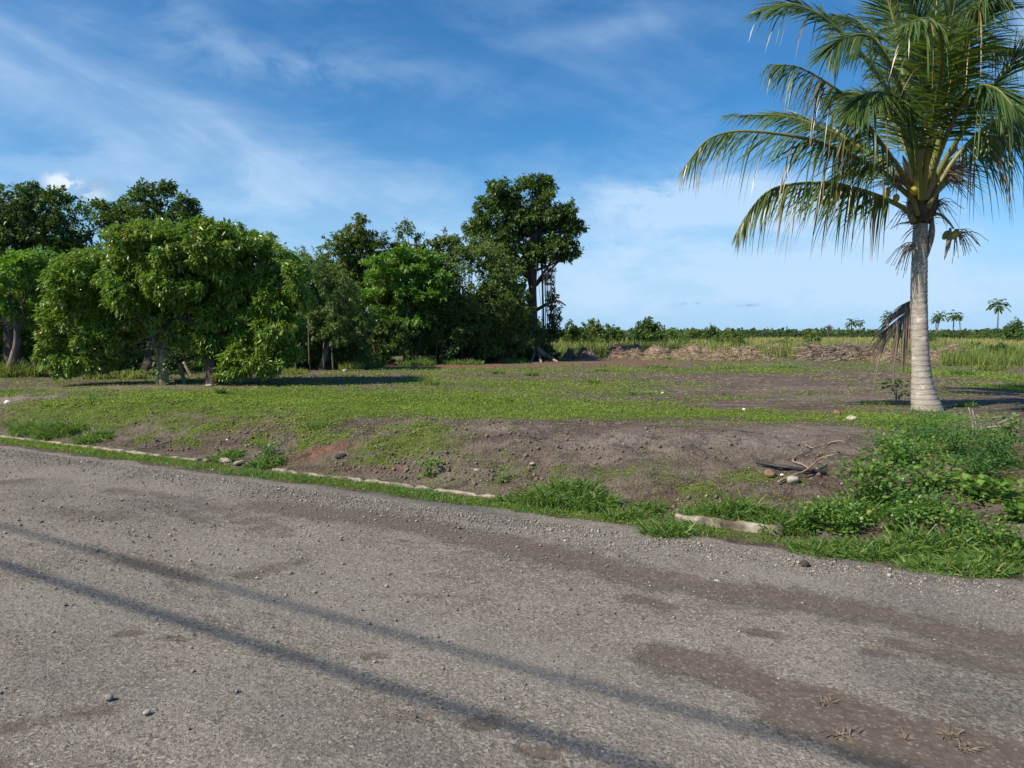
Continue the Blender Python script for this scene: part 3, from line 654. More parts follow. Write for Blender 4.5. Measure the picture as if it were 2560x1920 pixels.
def tuft(px, py, wpx, hpx, n, label, mat='grass', W=.011, cat='grass clump', name='grass_clump', seed=0, lean=.55, dry=.03, group=None, tint=(0, .94), ry=.5, droop=.5, seg=4):
    if seed == 3: wpx *= 1.3; hpx *= 1.55; n = int(n * 1.3); lean = .95; droop = .75; dry = .06
    c = G(px, py); s = mpp(c[1]); r2 = rng(seed + int(px)); mb = MB()
    rr = wpx * s / 2 * .75; a = r2.uniform(0, 6.28, n); q = np.sqrt(r2.random(n))
    x = c[0] + np.cos(a) * q * rr; y = c[1] + np.sin(a) * q * rr * ry
    H = hpx * s
    blades(mb, x, y, H * r2.uniform(.55, 1.25, n) * (1.1 - .35 * q), W, lean, r2, droop, tint=tint, seg=seg, dry=dry)
    o = mb.build(name, MAT[mat], None, loc=tuple(c)); return tag(o, label, cat, group)
# clumps of taller grass on the bank
for a in [((1210, 1085, 175, 62, 1500, 'wide lush grass clump over the middle of the kerb')),
          ((1280, 1100, 110, 50, 700, 'lower right half of the lush grass by the mid kerb')),
          ((1500, 1125, 110, 36, 500, 'loose sprawling grass between middle clump and exposed kerb')),
          ((1395, 1110, 90, 34, 380, 'weedy tuft at the right foot of the lush middle clump')),
          ((1650, 1128, 90, 46, 500, 'grass hanging over the right part of the exposed kerb')),
          ((1100, 1085, 90, 30, 350, 'short grass where the long kerb disappears')),
          ((1440, 1160, 100, 48, 700, 'rounded grass clump spilling onto the road left of the bare kerb')),
          ((1580, 1118, 120, 62, 900, 'dark green grass clump above the exposed tan kerb')),
          ((1350, 1120, 90, 36, 350, 'thin weedy grass between the two middle clumps')),
          ((60, 935, 70, 42, 500, 'leftmost clump of long grass by the left kerb')),
          ((125, 940, 100, 52, 800, 'yellow green grass clump on the left bank, tallest there')),
          ((205, 950, 80, 32, 500, 'short bushy clump right of the long grass on left bank')),
          ((490, 990, 80, 28, 450, 'short grass clump behind the broken concrete block')),
          ((575, 1005, 85, 34, 450, 'leafy grass clump just right of the broken concrete block')),
          ((690, 925, 60, 22, 260, 'small tuft on the bank crest left of centre')),
          ((1830, 1195, 240, 40, 2200, 'low dense grass below the right weeds, along the gravel')),
          ((2060, 1235, 250, 42, 2400, 'low dense grass at the lower right beside the gravel')),
          ((2000, 1190, 200, 60, 1300, 'taller grass among the right roadside weeds')),
          ((1700, 1150, 120, 50, 700, 'grass clump right of the exposed tan kerb')),
          ((1850, 1110, 140, 55, 700, 'fresh grass behind the leafy weed at right')),
          ((2170, 1215, 110, 50, 800, 'grass clump at the right picture edge'))]:
    tuft(*a, seed=3, group='grass clumps by the roadside')
for q, a in enumerate([(930, 832, 52, 26, 'pale grass tuft on the plot, left of centre'), (1075, 808, 34, 18, 'small rounded tuft near the tall tree'), (1150, 812, 40, 17, 'sparse tuft before the tall tree, second from left'),
          (1285, 830, 34, 26, 'upright tuft right of centre on the plot'), (1300, 803, 40, 14, 'low tuft in front of the dark mounds'), (1420, 795, 60, 12, 'low tuft in front of the largest mound'),
          (1100, 870, 24, 30, 'wispy tall tuft in the bright green carpet'), (480, 853, 20, 36, 'single upright grass plant before the mango trunk'), (1220, 780, 30, 10, 'tuft at the foot of the tall tree'),
          (1560, 797, 110, 14, 'long low tuft in front of the straw heap'), (1700, 795, 70, 12, 'low green tuft before the twig heap'), (1745, 852, 44, 14, 'small tuft on bare soil left of the palm'),
          (1885, 875, 70, 22, 'dark tuft in the palm shade, left of its trunk'), (2090, 880, 60, 26, 'tuft with dry stems just right of the palm trunk'), (2080, 810, 70, 26, 'tuft behind the palm on its right'),
          (2140, 800, 90, 28, 'large green tuft right of the palm in midfield'), (2195, 840, 60, 30, 'bright tuft at the right edge of the plot'), (1340, 862, 30, 8, 'tiny tuft in the middle of the plot'),
          (1620, 775, 40, 14, 'grass sprouting between straw heap and twig heap'), (1745, 772, 50, 22, 'green grass at the left foot of the twig heap'), (2060, 790, 50, 18, 'low tuft beyond the palm base')]):
    tuft(a[0], a[1], a[2], a[3], int(60 + a[2] * 2.2), a[4], 'grass' if q % 3 else 'greengrass', W=max(.012, .0011 * G(a[0], a[1])[1]), seed=40 + q, group='grass tufts on the plot', lean=.7, seg=3)

# ------------------------------------------------------------------ broad-leaved weeds
def weed(px, py, wpx, hpx, n, leaf, label, mat='weed', seed=0, stems=7, group='leafy weeds on the right bank', wl=.75, name='weed_plant'):
    c = G(px, py); s = mpp(c[1]); r2 = rng(seed + int(px)); rr = wpx * s / 2; H = hpx * s
    t = root(name, c, label, 'weed', group)
    mb = MB(); lb = MB()
    tips = []
    for q in range(stems):
        a = r2.uniform(0, 6.28); d = rr * math.sqrt(r2.random()); e = np.array([c[0] + math.cos(a) * d, c[1] + math.sin(a) * d * .8, 0]); e[2] = gz(e[0], e[1]) + H * r2.uniform(.4, 1)
        p = spline([c + np.array([0, 0, -.02]), (c + e) / 2 + np.array([0, 0, H * .3]), e], 6); add_tube(mb, p, np.linspace(.006, .002, 6), 5)
        tips.append(p)
    tips = np.concatenate(tips)
    k_ = r2.integers(0, len(tips), n); P = tips[k_] + r2.normal(0, 1, (n, 3)) * np.array([rr * .33, rr * .26, H * .16])
    P[:, 2] = np.maximum(P[:, 2], gz(P[:, 0], P[:, 1]) + .01)
    out = nz(P - c); D_ = out * .8 + r2.normal(0, .6, (n, 3)); D_[:, 2] = D_[:, 2] * .5 + .1
    V, F = leaves(P, D_, leaf * r2.uniform(.55, 1.15, n), leaf * wl * r2.uniform(.7, 1.1, n), r2, 1.3)
    lb.add(V, F, np.repeat(np.where(r2.random(n) < .02, 1, r2.uniform(0, .94, n)), 4))
    mb.build('stem', MAT['weed'], t); lb.build('foliage', MAT[mat], t); return t
for a in [(1890, 1090, 150, 95, 900, .055, 'tallest broad leaved weed above the right grass', 'weed', 1, 12),
          (1760, 1140, 110, 60, 450, .045, 'leafy weed just right of the exposed kerb', 'weed', 2, 9),
          (1830, 1150, 110, 50, 420, .045, 'round leaved weed low in the right roadside grass', 'weed', 3, 9),
          (1960, 1010, 150, 60, 700, .045, 'bright leaf mat below the palm', 'weed', 4, 12),
          (2060, 980, 190, 80, 1800, .030, 'fern leaved bushy weed on the right bank', 'mimosa', 5, 16),
          (2160, 1010, 150, 90, 1500, .030, 'fern leaved weed nearest the right edge', 'mimosa', 6, 14),
          (1990, 950, 130, 40, 700, .030, 'low ferny weed just in front of the palm', 'mimosa', 7, 10),
          (2150, 1080, 130, 50, 160, .085, 'creeper with big round leaves at right', 'weed', 8, 10),
          (2100, 1075, 70, 30, 60, .085, 'small trailing creeper left of the round leaved one', 'weed', 9, 6),
          (2190, 1130, 80, 50, 90, .08, 'big leaved creeper touching the right edge', 'weed', 10, 6),
          (2185, 960, 60, 55, 90, .08, 'upright broad leaf seedling on the right slope', 'weed', 11, 4),
          (1920, 920, 150, 22, 700, .028, 'low green mat left of the palm foot', 'weed', 12, 8),
          (2010, 905, 110, 22, 600, .028, 'low green mat at the palm foot', 'weed', 13, 8),
          (2190, 1190, 80, 40, 200, .05, 'leafy weed in the lower right corner of the verge', 'weed', 14, 6),
          (1940, 1150, 120, 60, 500, .045, 'mixed leaf weed in the middle of the right verge', 'weed', 15, 9),
          (2070, 1150, 150, 50, 500, .04, 'weed with drooping leaves behind right verge grass', 'weed', 16, 9),
          (1930, 985, 120, 45, 700, .04, 'leaf mat left of the ferny bush on the right bank', 'weed', 22, 10),
          (2010, 1060, 130, 50, 600, .045, 'mixed creeper mat between bank and verge at right', 'weed', 23, 10),
          (2110, 1030, 120, 50, 900, .03, 'ferny weed just above the round leaved creeper', 'mimosa', 24, 10),
          (1990, 1110, 150, 60, 650, .045, 'leafy weed right of the tallest broad leaved weed', 'weed', 25, 10),
          (2130, 1180, 130, 50, 500, .04, 'leafy tangle in front of the right corner grass', 'weed', 26, 9),
          (925, 1030, 50, 34, 130, .055, 'bright round leaved weed above the long kerb', 'weed', 17, 5),
          (1085, 1045, 40, 26, 50, .045, 'yellow green seedling at the right end of the long kerb', 'weed', 18, 4),
          (200, 875, 40, 30, 200, .035, 'creeper hanging over the left bank crest', 'weed', 19, 5),
          (575, 985, 50, 30, 130, .05, 'leafy weed beside the broken concrete block', 'weed', 20, 5),
          (1375, 853, 50, 9, 120, .05, 'yellow green patch plant in the middle of the plot', 'weed', 21, 5)]:
    weed(*a[:7], mat=a[7], seed=a[8], stems=a[9])

# sapling left of the palm
c = G(1935, 872); t = root('sapling', c, 'thin leafy sapling standing left of the palm trunk', 'sapling')
mb = MB(); lb = MB(); r2 = rng(3); s = mpp(c[1])
for q, (ax, ay) in enumerate([(1927, 832), (1945, 848), (1932, 826)]):
    e = A(ax, ay, c[1] + .05 * q); add_tube(mb, spline([c, (c * .5 + e * .5) + np.array([.03, 0, 0]), e], 6), np.linspace(.012, .005, 6), 6)
    n = 26; P = e + r2.normal(0, 1, (n, 3)) * np.array([.07, .07, .035]); V, F = leaves(P, nz(P - e) + np.array([0, 0, -.1]), .07, .05, r2); lb.add(V, F, np.repeat(r2.random(n) * .9, 4))
mb.build('stem', MAT['barkpale'], t); lb.build('foliage', MAT['weed'], t)

# dead stalks right of the palm
mb = MB(); c = G(2105, 950); r2 = rng(8)
for a, b in [((2112, 950), (2100, 885)), ((2122, 945), (2110, 895)), ((2105, 950), (2092, 880)), ((2150, 920), (2212, 900)), ((2120, 925), (2200, 930)), ((2130, 905), (2190, 912))]:
    p = G(*a); flat_ = abs(a[1] - b[1]) < 30
    e = G(*b) + np.array([0, 0, .03]) if flat_ else A(b[0], b[1], p[1]); add_tube(mb, spline([p, (p + e) / 2 + np.array([.01, 0, .02]), e], 6), np.linspace(.012, .006, 6), 6, T=.8)
o = mb.build('dead_stalks', MAT['twig'], None, loc=tuple(c)); tag(o, 'dry straw coloured stalks on the soil right of the palm', 'dead stalks')

# ------------------------------------------------------------------ litter by the palm and on the plot
def ground_tube(name, pts, r0, r1, mat, label, cat, lift=.0, n=24, T=.5, ht=None):
    P = [G(*p) for p in pts]
    for q in range(len(P)):
        P[q][2] += lift + (ht[q] if ht else 0)
    S_ = spline(P, n); S_[:, 2] = np.maximum(S_[:, 2], gz(S_[:, 0], S_[:, 1]) + lift)
    mb = MB(); add_tube(mb, S_, np.linspace(r0, r1, n), 8, T=T); o = mb.build(name, MAT[mat], None, True, loc=tuple(P[0])); return tag(o, label, cat)
ground_tube('plastic_pipe', [(1634, 1006), (1700, 1017), (1785, 1030)], .017, .017, 'pipe', 'straight black plastic pipe lying on bare soil near right weeds', 'pipe', .03)
ground_tube('fallen_branch', [(1680, 1050), (1740, 1032), (1770, 1016), (1803, 1011)], .012, .006, 'root', 'curved pale bare branch crossing the black pipe', 'branch', .03, ht=[0, .03, .08, .1])
ground_tube('dry_root', [(1750, 1020), (1735, 1010), (1712, 1000), (1730, 985), (1752, 975)], .010, .005, 'root', 'wriggly tan root lying just above the black pipe', 'root', .02)
ground_tube('fallen_branch', [(1740, 965), (1755, 972), (1790, 963), (1830, 960)], .010, .004, 'root', 'thin forked twig on dark soil above the black pipe', 'branch', .02)
ground_tube('fallen_branch', [(560, 905), (575, 898), (590, 892)], .010, .006, 'root', 'short brown stick lying on the left bank', 'branch', .02)
ground_tube('fallen_branch', [(1360, 851), (1400, 850), (1436, 848)], .02, .02, 'barkpale', 'pale stick lying flat in the middle of the plot', 'branch', .02)
stone(1665, 1024, 32, 19, 'husk', 'brown split coconut husk under the left end of the pipe', 'coconut_husk', 'coconut husk', 31)
stone(1811, 890, 24, 13, 'husk', 'pinkish brown dry coconut left of the palm foot', 'dry_coconut', 'coconut', 32)
stone(1843, 903, 28, 14, 'rock', 'cream coloured old coconut nearest the palm foot', 'dry_coconut', 'coconut', 33)
for q, (x_, y_, w_, h_, lb_) in enumerate([(1608, 884, 11, 5, 'white scrap on the plot left of the dry coconuts'), (14, 868, 14, 8, 'white scrap near the left picture edge'), (1690, 1028, 12, 4, 'white scrap tucked under the black pipe'),
        (490, 951, 5, 3, 'white speck of litter on the left bank'), (1895, 1120, 6, 5, 'white scrap in the right weeds'), (1432, 849, 13, 4, 'white scrap at the end of the pale stick'), (2060, 965, 8, 5, 'white scrap on the soil slope at right'), (1220, 1168, 6, 5, 'white scrap on the roadside of middle grass'), (1900, 1052, 6, 4, 'tiny white scrap below the leaf mat')]):
    stone(x_, y_, w_, h_, 'white', lb_, 'litter_scrap', 'litter', 70 + q, 'white litter scraps')
# dried dusty weeds lying on the road
for q, (x_, y_, rx, lb_) in enumerate([(1790, 1525, 34, 'upper dried dusty weed flattened on the road'), (1812, 1590, 46, 'dried weed lying across the edge of the dust band'), (1952, 1597, 26, 'smallest dried weed flattened on the dusty road'), (2050, 1590, 40, 'straggly dried weed on dust near the right edge'), (2082, 1622, 38, 'lowest dried weed on the road at right')]):
    c = G(x_, y_); c[2] = .012; s = mpp(c[1]); r2 = rng(80 + q); n = 46; a = r2.choice([.2, .9, 1.7, 2.6, 3.4, 4.3, 5.2, 5.9], n) + r2.normal(0, .22, n) + q
    B = c + np.stack([np.cos(a) * rx * s * .15 * r2.random(n), np.sin(a) * rx * s * .15 * r2.random(n), np.full(n, .006)], -1)
    D_ = np.stack([np.cos(a), np.sin(a), r2.uniform(.0, .45, n)], -1)
    V, F = strips(B + r2.normal(0, 1, (n, 3)) * np.array([rx * s * .3, rx * s * .12, 0]), D_, rx * s * r2.uniform(.2, .9, n), .006, .12 * r2.random(n), 3, np.array([0, 0, 1.0]) + r2.normal(0, .4, (n, 3)))
    V[:, 2] = np.maximum(V[:, 2], .016)
    o = mk('dried_weed', V, F, MAT['dustweed'], None, np.repeat(r2.random(n) * .6, 8), loc=tuple(c)); tag(o, lb_, 'dried weed', 'dried weeds on the road')

# ------------------------------------------------------------------ trees
def tree(name, label, base, clusters, mat, leaf, n, trunk=None, bark='bark', tr=.12, seed=0, cat='tree', group=None, depthk=.8, per=7, droop=.25, back=1, Y=None, wl=.42, sparse=.0, limbs=True, out=1.0, fill=.35, ros=1.0, roundl=None, trunk_name='trunk', tw=True, lump=0.0):
    """base (px,py) on the ground; clusters [(px,py,rx,ry)] give the crown's masses at the tree's own depth"""
    r2 = rng(seed * 7 + 11); b = G(*base) if Y is None else np.array([A(base[0], base[1], Y)[0], Y, 0.0])
    if Y is not None: b[2] = float(gz(b[0], b[1]))
    s = mpp(b[1]); t = root(name, b, label, cat, group)
    C = []
    for (cx, cy, rx, ry, *dz) in clusters:
        d0 = dz[0] if dz else r2.uniform(-.5, .5) * rx * s
        c = A(cx, cy, b[1] + d0); C.append((c, rx * s, ry * s, rx * s * depthk))
        for q in range(back):
            f = r2.uniform(.7, .95); d1 = (rx * s) * (1 if q % 2 == 0 else -1) * r2.uniform(.5, 1.1)
            C.append((c + np.array([r2.normal(0, .2) * rx * s, d1 + (0.6 * rx * s), r2.normal(0, .12) * ry * s - .05 * ry * s]), rx * s * f, ry * s * f, rx * s * depthk * f))
    area = np.array([c[1] * c[2] + c[1] * c[3] for c in C]); nr = np.maximum((n / per) * area / area.sum(), 4).astype(int)
    lb = MB(); wb = MB()
    if trunk is None: trunk = [(base[0], base[1])]
    top = min(C, key=lambda c: abs(c[0][0] - b[0]) + abs(c[0][2] - (max(q[0][2] for q in C) * .6 + b[2] * .4)))[0]
    tp = [b + np.array([0, 0, -.15])] + [A(p[0], p[1], b[1]) for p in trunk[1:]]
    if len(tp) == 1: tp = tp + [b * .5 + top * .5 + np.array([r2.normal(0, .1), 0, 0]), top]
    TP = spline(tp, 14); TR = tr * (1 - .62 * np.linspace(0, 1, 14)) * (1 + .5 * np.exp(-np.linspace(0, 14, 14)))
    add_tube(wb, TP, TR, 10, .12, seed)
    for ci, (c, rx, rz, ry) in enumerate(C):
        m = int(nr[ci]); d = nz(r2.normal(size=(m, 3)));
        # lumpy surface: directions gather round sub-clumps
        ns = max(4, int(9 + 6 * r2.random())); sub = nz(r2.normal(size=(ns, 3)) + np.array([0, -.15, .25]))
        pick = r2.integers(0, ns, m); d = nz(sub[pick] + d * .34)
        rad = np.where(r2.random(m) < fill, r2.uniform(.35, .85, m), r2.uniform(.78, 1.06, m)) * ((0.84 + .26 * hash2(pick * 1.0, ci * 1.0, seed)) if lump else (0.68 + .50 * hash2(pick * 1.0, ci * 1.0, seed)))
        P = c + d * rad[:, None] * np.array([rx, ry, rz])
        kp = r2.random(m) > sparse * (hash2(pick * 3.0, ci * 1.7, 5) > .4)
        P, d, pk = P[kp], d[kp], pick[kp]
        P[:, 2] = np.maximum(P[:, 2], gz(P[:, 0], P[:, 1]) + .05); m = len(P)
        Pr = np.repeat(P, per, 0); dr = np.repeat(d, per, 0)
        D_ = dr * .65 * out + r2.normal(0, .62, (m * per, 3)); D_[:, 2] -= droop
        L_ = leaf * r2.uniform(.65, 1.25, m * per)
        V, F = leaves(Pr + r2.normal(0, leaf * .22 * ros, (m * per, 3)), D_, L_, L_ * (roundl or wl), r2, .9)
        tint = np.clip(.42 + .35 * (hash2(np.repeat(pk, per) * 1.0, ci * 2.0, 9) - .5) + .30 * (r2.random(m * per) - .5) + .3 * np.repeat(r2.random(m) - .5, per), .02, .94)
        tint = np.where(np.repeat(r2.random(m), per) < .006, 1.0, tint)
        lb.add(V, F, np.repeat(tint, 4))
        if limbs and (ci % (back + 1) == 0 or tr < .1) and not (name == 'mango_tree' and (c[2] < b[2] + 1.9 or ci % 4)):
            st = TP[min(13, 6 + r2.integers(0, 8))]
            add_tube(wb, spline([st, (st + c) / 2 + r2.normal(0, .12, 3) * rx, c], 7), np.linspace(tr * .26, tr * .08, 7), 6)
            if tw:
                for q in range(min(ns, 8)):
                    e = c + sub[q] * np.array([rx, ry, rz]) * .85
                    add_tube(wb, spline([c, (c + e) / 2 + np.array([0, 0, .1 * rz]), e], 4), np.linspace(tr * .10, tr * .03 + .004, 4), 4)
    wb.build(trunk_name, MAT[bark], t, True); lb.build('crown', MAT[mat], t); return t

# round mango tree in front, left
tree('mango_tree', 'wide round mango tree with drooping bright leaves, foremost at left', (462, 832),
     [(180, 610, 85, 75), (150, 690, 60, 60), (140, 755, 45, 40), (255, 560, 90, 60), (330, 540, 90, 55), (420, 530, 90, 50), (500, 535, 80, 50), (570, 570, 70, 55), (610, 620, 55, 60),
      (220, 650, 70, 60), (300, 620, 80, 65), (390, 600, 80, 65), (470, 610, 80, 70), (545, 640, 75, 70), (430, 680, 75, 60), (500, 700, 80, 60), (570, 710, 60, 50), (200, 730, 40, 30),
      (240, 710, 45, 35), (440, 745, 60, 40), (600, 680, 45, 50), (520, 775, 50, 30), (110, 775, 30, 25), (400, 715, 45, 35), (590, 760, 35, 30), (560, 790, 50, 24), (620, 760, 34, 30), (130, 790, 40, 22), (210, 775, 40, 26), (500, 800, 30, 16), (330, 640, 40, 20), (620, 630, 50, 50), (560, 660, 60, 50), (360, 650, 70, 50), (300, 680, 50, 36), (590, 700, 60, 50), (500, 650, 70, 60), (440, 590, 80, 55), (340, 590, 80, 50), (540, 750, 55, 40), (300, 530, 60, 45), (110, 740, 26, 40)],
     'mango', .135, 185000, trunk=[(462, 832), (458, 790), (452, 750), (420, 700), (380, 650)], bark='barkdark', tr=.17, seed=1, per=8, droop=.45, back=1, wl=.34, fill=.25, depthk=.75, lump=1)
# pale slim tree at its left, with leaning trunks
c = G(355, 832); t = root('bare_trunk_tree', c, 'pale slender trunks leaning under the left half of the mango', 'tree')
mb = MB(); lb = MB(); r2 = rng(12)
for pts, r0 in [([(355, 832), (352, 790), (356, 740), (362, 690)], .13), ([(345, 832), (343, 790), (335, 740), (322, 700), (310, 680)], .07), ([(353, 800), (352, 740), (345, 695)], .06), ([(360, 760), (366, 720), (368, 690)], .05)]:
    P = [A(a, b_, c[1] + .1) for a, b_ in pts]; P[0][2] -= .1 if pts[0][1] > 830 else 0; add_tube(mb, spline(P, 10), np.linspace(r0, r0 * .45, 10), 9, .15, 3)
for q in range(16):
    st = A(355 + r2.uniform(-12, 5), r2.uniform(700, 790), c[1] + .1); e = st + np.array([r2.uniform(-1, .8), r2.uniform(-.4, .4), r2.uniform(-.1, .35)]) * r2.uniform(.4, 1.1)
    add_tube(mb, spline([st, (st + e) / 2 + np.array([0, 0, .12]), e], 5), np.linspace(.018, .005, 5), 5)
    n = 22; P = e + r2.normal(0, .12, (n, 3)); V, F = leaves(P, r2.normal(0, 1, (n, 3)), .10, .05, r2); lb.add(V, F, np.repeat(r2.random(n) * .94, 4))
n = 160; P = np.stack([c[0] + r2.normal(0, .12, n), c[1] - .12 + r2.normal(0, .08, n), c[2] + r2.uniform(0, 1.3, n)], -1); V, F = leaves(P, r2.normal(0, 1, (n, 3)), .09, .06, r2); lb.add(V, F, np.repeat(r2.random(n) * .94, 4))
mb.build('trunk', MAT['barkpale'], t, True); lb.build('crown', MAT['olive'], t)
# leaning broken stump pieces
def stick_thing(name, pts, r0, r1, mat, label, cat, Yp=None, group=None):
    c = G(*pts[0]); Yd = c[1] if Yp is None else Yp
    P = [A(a, b_, Yd) for a, b_ in pts]; P[0] = c + np.array([0, 0, -.05]) if Yp is None else P[0]; mb = MB(); add_tube(mb, spline(P, 10), np.linspace(r0, r1, 10), 8, .12, int(pts[0][0]))
    o = mb.build(name, MAT[mat], None, True, loc=tuple(c)); return tag(o, label, cat, group)
stick_thing('broken_stump', [(399, 828), (393, 805), (388, 785)], .05, .045, 'barkpale', 'white barked leaning stump between the mango trunks', 'stump')
stick_thing('fallen_log', [(416, 812), (405, 797), (396, 782)], .06, .04, 'root', 'tan log leaning behind the white stump', 'log')
stick_thing('dead_sapling', [(553, 808), (558, 785), (566, 752)], .022, .012, 'barkpale', 'thin bare pale stem at the right of the mango tree', 'stem')

# trees of the wood behind, left to right.  (px,py,rx,ry)
tree('broadleaf_tree', 'big dark tree at the far left edge, rising above the mango', (30, 800), [(20, 470, 70, 60), (90, 450, 60, 50), (130, 500, 50, 50), (50, 530, 90, 60), (140, 560, 50, 45), (10, 600, 60, 60), (-60, 500, 70, 70), (90, 610, 60, 50), (40, 680, 70, 50), (60, 410, 30, 18), (120, 425, 26, 18)],
     'deep', .15, 36000, tr=.30, bark='barkdark', seed=2, back=2)
tree('broadleaf_tree', 'lower bright green tree at the left edge beside the mango', (12, 815), [(30, 580, 60, 32), (90, 560, 45, 28), (20, 640, 60, 30), (-30, 610, 50, 40), (75, 610, 45, 25), (60, 680, 40, 20)], 'bright', .17, 9000, tr=.12, seed=3, back=1, wl=.4)
tree('broadleaf_tree', 'dark loose crowned tree poking up behind the mango top', (320, 800), [(330, 440, 60, 32), (300, 425, 26, 30), (350, 405, 26, 18), (390, 440, 34, 24), (240, 460, 50, 28), (215, 450, 26, 18), (290, 480, 70, 40), (390, 480, 40, 25), (310, 400, 15, 10), (415, 445, 12, 10), (270, 500, 80, 40)],
     'deep', .16, 15000, tr=.20, bark='barkdark', seed=4, back=1, sparse=.3)
tree('feathery_tree', 'pale feathery tree between the mango and the peaked tree', (690, 800), [(650, 580, 45, 45), (690, 600, 55, 55), (640, 640, 60, 50), (700, 670, 60, 50), (740, 650, 40, 45), (660, 700, 60, 40), (720, 720, 50, 30), (610, 660, 40, 50)], 'feather', .10, 38000, tr=.10, seed=5, wl=.35, per=9, back=1)
tree('broadleaf_tree', 'peaked tall tree behind the spreading almond tree', (775, 785), [(775, 485, 20, 24), (770, 520, 45, 28), (740, 525, 34, 28), (810, 530, 34, 34), (720, 570, 50, 40), (780, 570, 60, 45), (830, 580, 40, 40), (740, 620, 60, 45), (810, 640, 60, 50), (752, 500, 16, 14)],
     'olive', .15, 26000, tr=.18, seed=6, bark='barkdark', back=2)
tree('almond_tree', 'bright green tiered almond tree with a slim pale trunk', (877, 787), [(860, 570, 70, 22), (905, 575, 50, 24), (830, 600, 50, 16), (900, 615, 50, 18), (850, 635, 60, 15), (800, 640, 40, 12), (930, 640, 44, 12), (840, 670, 40, 13), (905, 660, 40, 12), (800, 690, 36, 11), (850, 700, 46, 10), (900, 690, 36, 10), (820, 712, 26, 10), (950, 600, 30, 16), (890, 555, 46, 18)],
     'bright', .19, 17000, trunk=[(877, 787), (875, 750), (876, 710), (880, 690), (875, 640)], bark='barkpale', tr=.11, seed=7, droop=.05, back=1, wl=.52, per=7, fill=.3, depthk=1.0)
tree('broadleaf_tree', 'tree with a brownish thin top behind the almond tree', (890, 782), [(880, 500, 22, 26), (900, 530, 40, 26), (860, 540, 26, 20), (960, 520, 30, 20), (940, 545, 45, 22), (985, 530, 12, 14), (900, 580, 60, 30), (960, 580, 40, 26)],
     'olive', .17, 9500, tr=.14, seed=8, back=1, sparse=.3, bark='barkdark')
tree('broadleaf_tree', 'mid height grey green tree left of the tallest tree', (1000, 782), [(985, 560, 40, 40), (1020, 545, 50, 35), (1060, 560, 50, 40), (1000, 620, 60, 50), (1060, 630, 55, 50), (950, 640, 50, 50), (1010, 690, 60, 40), (1080, 680, 40, 40), (960, 700, 40, 36), (930, 590, 40, 30), (1105, 590, 38, 34), (1112, 645, 34, 36), (1100, 700, 36, 34), (1040, 740, 50, 26), (1118, 740, 30, 26)],
     'feather', .14, 32000, tr=.16, seed=9, back=1, bark='barkdark')
tree('fig_tree', 'tallest tree with hanging aerial roots at the right end of the wood', (1158, 778),
     [(1150, 405, 38, 28), (1180, 400, 22, 20), (1090, 425, 42, 30), (1050, 450, 30, 26), (1130, 450, 60, 40), (1190, 450, 50, 40), (1040, 490, 34, 24), (1090, 490, 55, 36), (1160, 500, 60, 40), (1215, 500, 36, 40), (1245, 490, 24, 16), (1060, 530, 45, 26), (1120, 545, 50, 26), (1190, 540, 50, 30), (1235, 535, 24, 18), (1085, 570, 40, 22), (1065, 405, 14, 8), (1020, 495, 18, 16), (1225, 555, 14, 10), (1095, 612, 40, 26), (1070, 640, 36, 28), (1120, 655, 26, 24)],
     'deep', .18, 48000, trunk=[(1158, 778), (1152, 720), (1150, 660), (1150, 610), (1148, 560), (1160, 500)], bark='barkdark', tr=.30, seed=10, back=2, droop=.15, per=7, fill=.3, lump=1)
# aerial roots of the fig tree
ft = bpy.data.objects['fig_tree']; Yf = ft.location[1]; mb = MB(); r2 = rng(17)
for q in range(24):
    x0 = r2.uniform(1100, 1215) if q > 12 else r2.uniform(1155, 1200); y0 = r2.uniform(555, 600); y1 = min(775, y0 + r2.uniform(60, 215)); x1 = x0 + r2.uniform(-6, 6); dY = r2.uniform(-1.2, 1.2)
    add_tube(mb, spline([A(x0, y0, Yf + dY), A((x0 + x1) / 2 + r2.uniform(-4, 4), (y0 + y1) / 2, Yf + dY), A(x1, y1, Yf + dY)], 7), .009 if q % 6 else .022, 4)
add_tube(mb, spline([A(1172, 770, Yf - .1), A(1174, 700, Yf - .1), A(1172, 620, Yf - .1), A(1170, 560, Yf)], 9), .045, 7, .2, 3)
add_tube(mb, spline([A(1158, 670, Yf), A(1185, 655, Yf), A(1205, 650, Yf), A(1222, 660, Yf)], 9), np.linspace(.09, .03, 9), 6, .2, 4)
mb.build('aerial_root', MAT['barkdark'], ft, True)
mb = MB()
for e in [(1192, 778), (1205, 783), (1148, 782), (1170, 785)]: add_tube(mb, spline([A(1157, 750, Yf - .2), A((1157 + e[0]) / 2, 768, Yf - .5), G(*e) + np.array([0, 0, .02])], 7), np.linspace(.13, .04, 7), 7, .2)
mb.build('buttress_root', MAT['root'], ft, True)
tree('vine_covered_shrub', 'ivy like column of leaves hanging right of the fig trunk', (1190, 776), [(1190, 600, 14, 16), (1195, 640, 14, 18), (1198, 670, 16, 16), (1192, 705, 18, 14), (1185, 735, 26, 18), (1200, 690, 12, 14), (1165, 750, 30, 18), (1180, 570, 16, 14), (1205, 720, 16, 18), (1178, 765, 36, 14)], 'deep', .15, 6500, tr=.05, seed=11, back=0, limbs=True, tw=False)
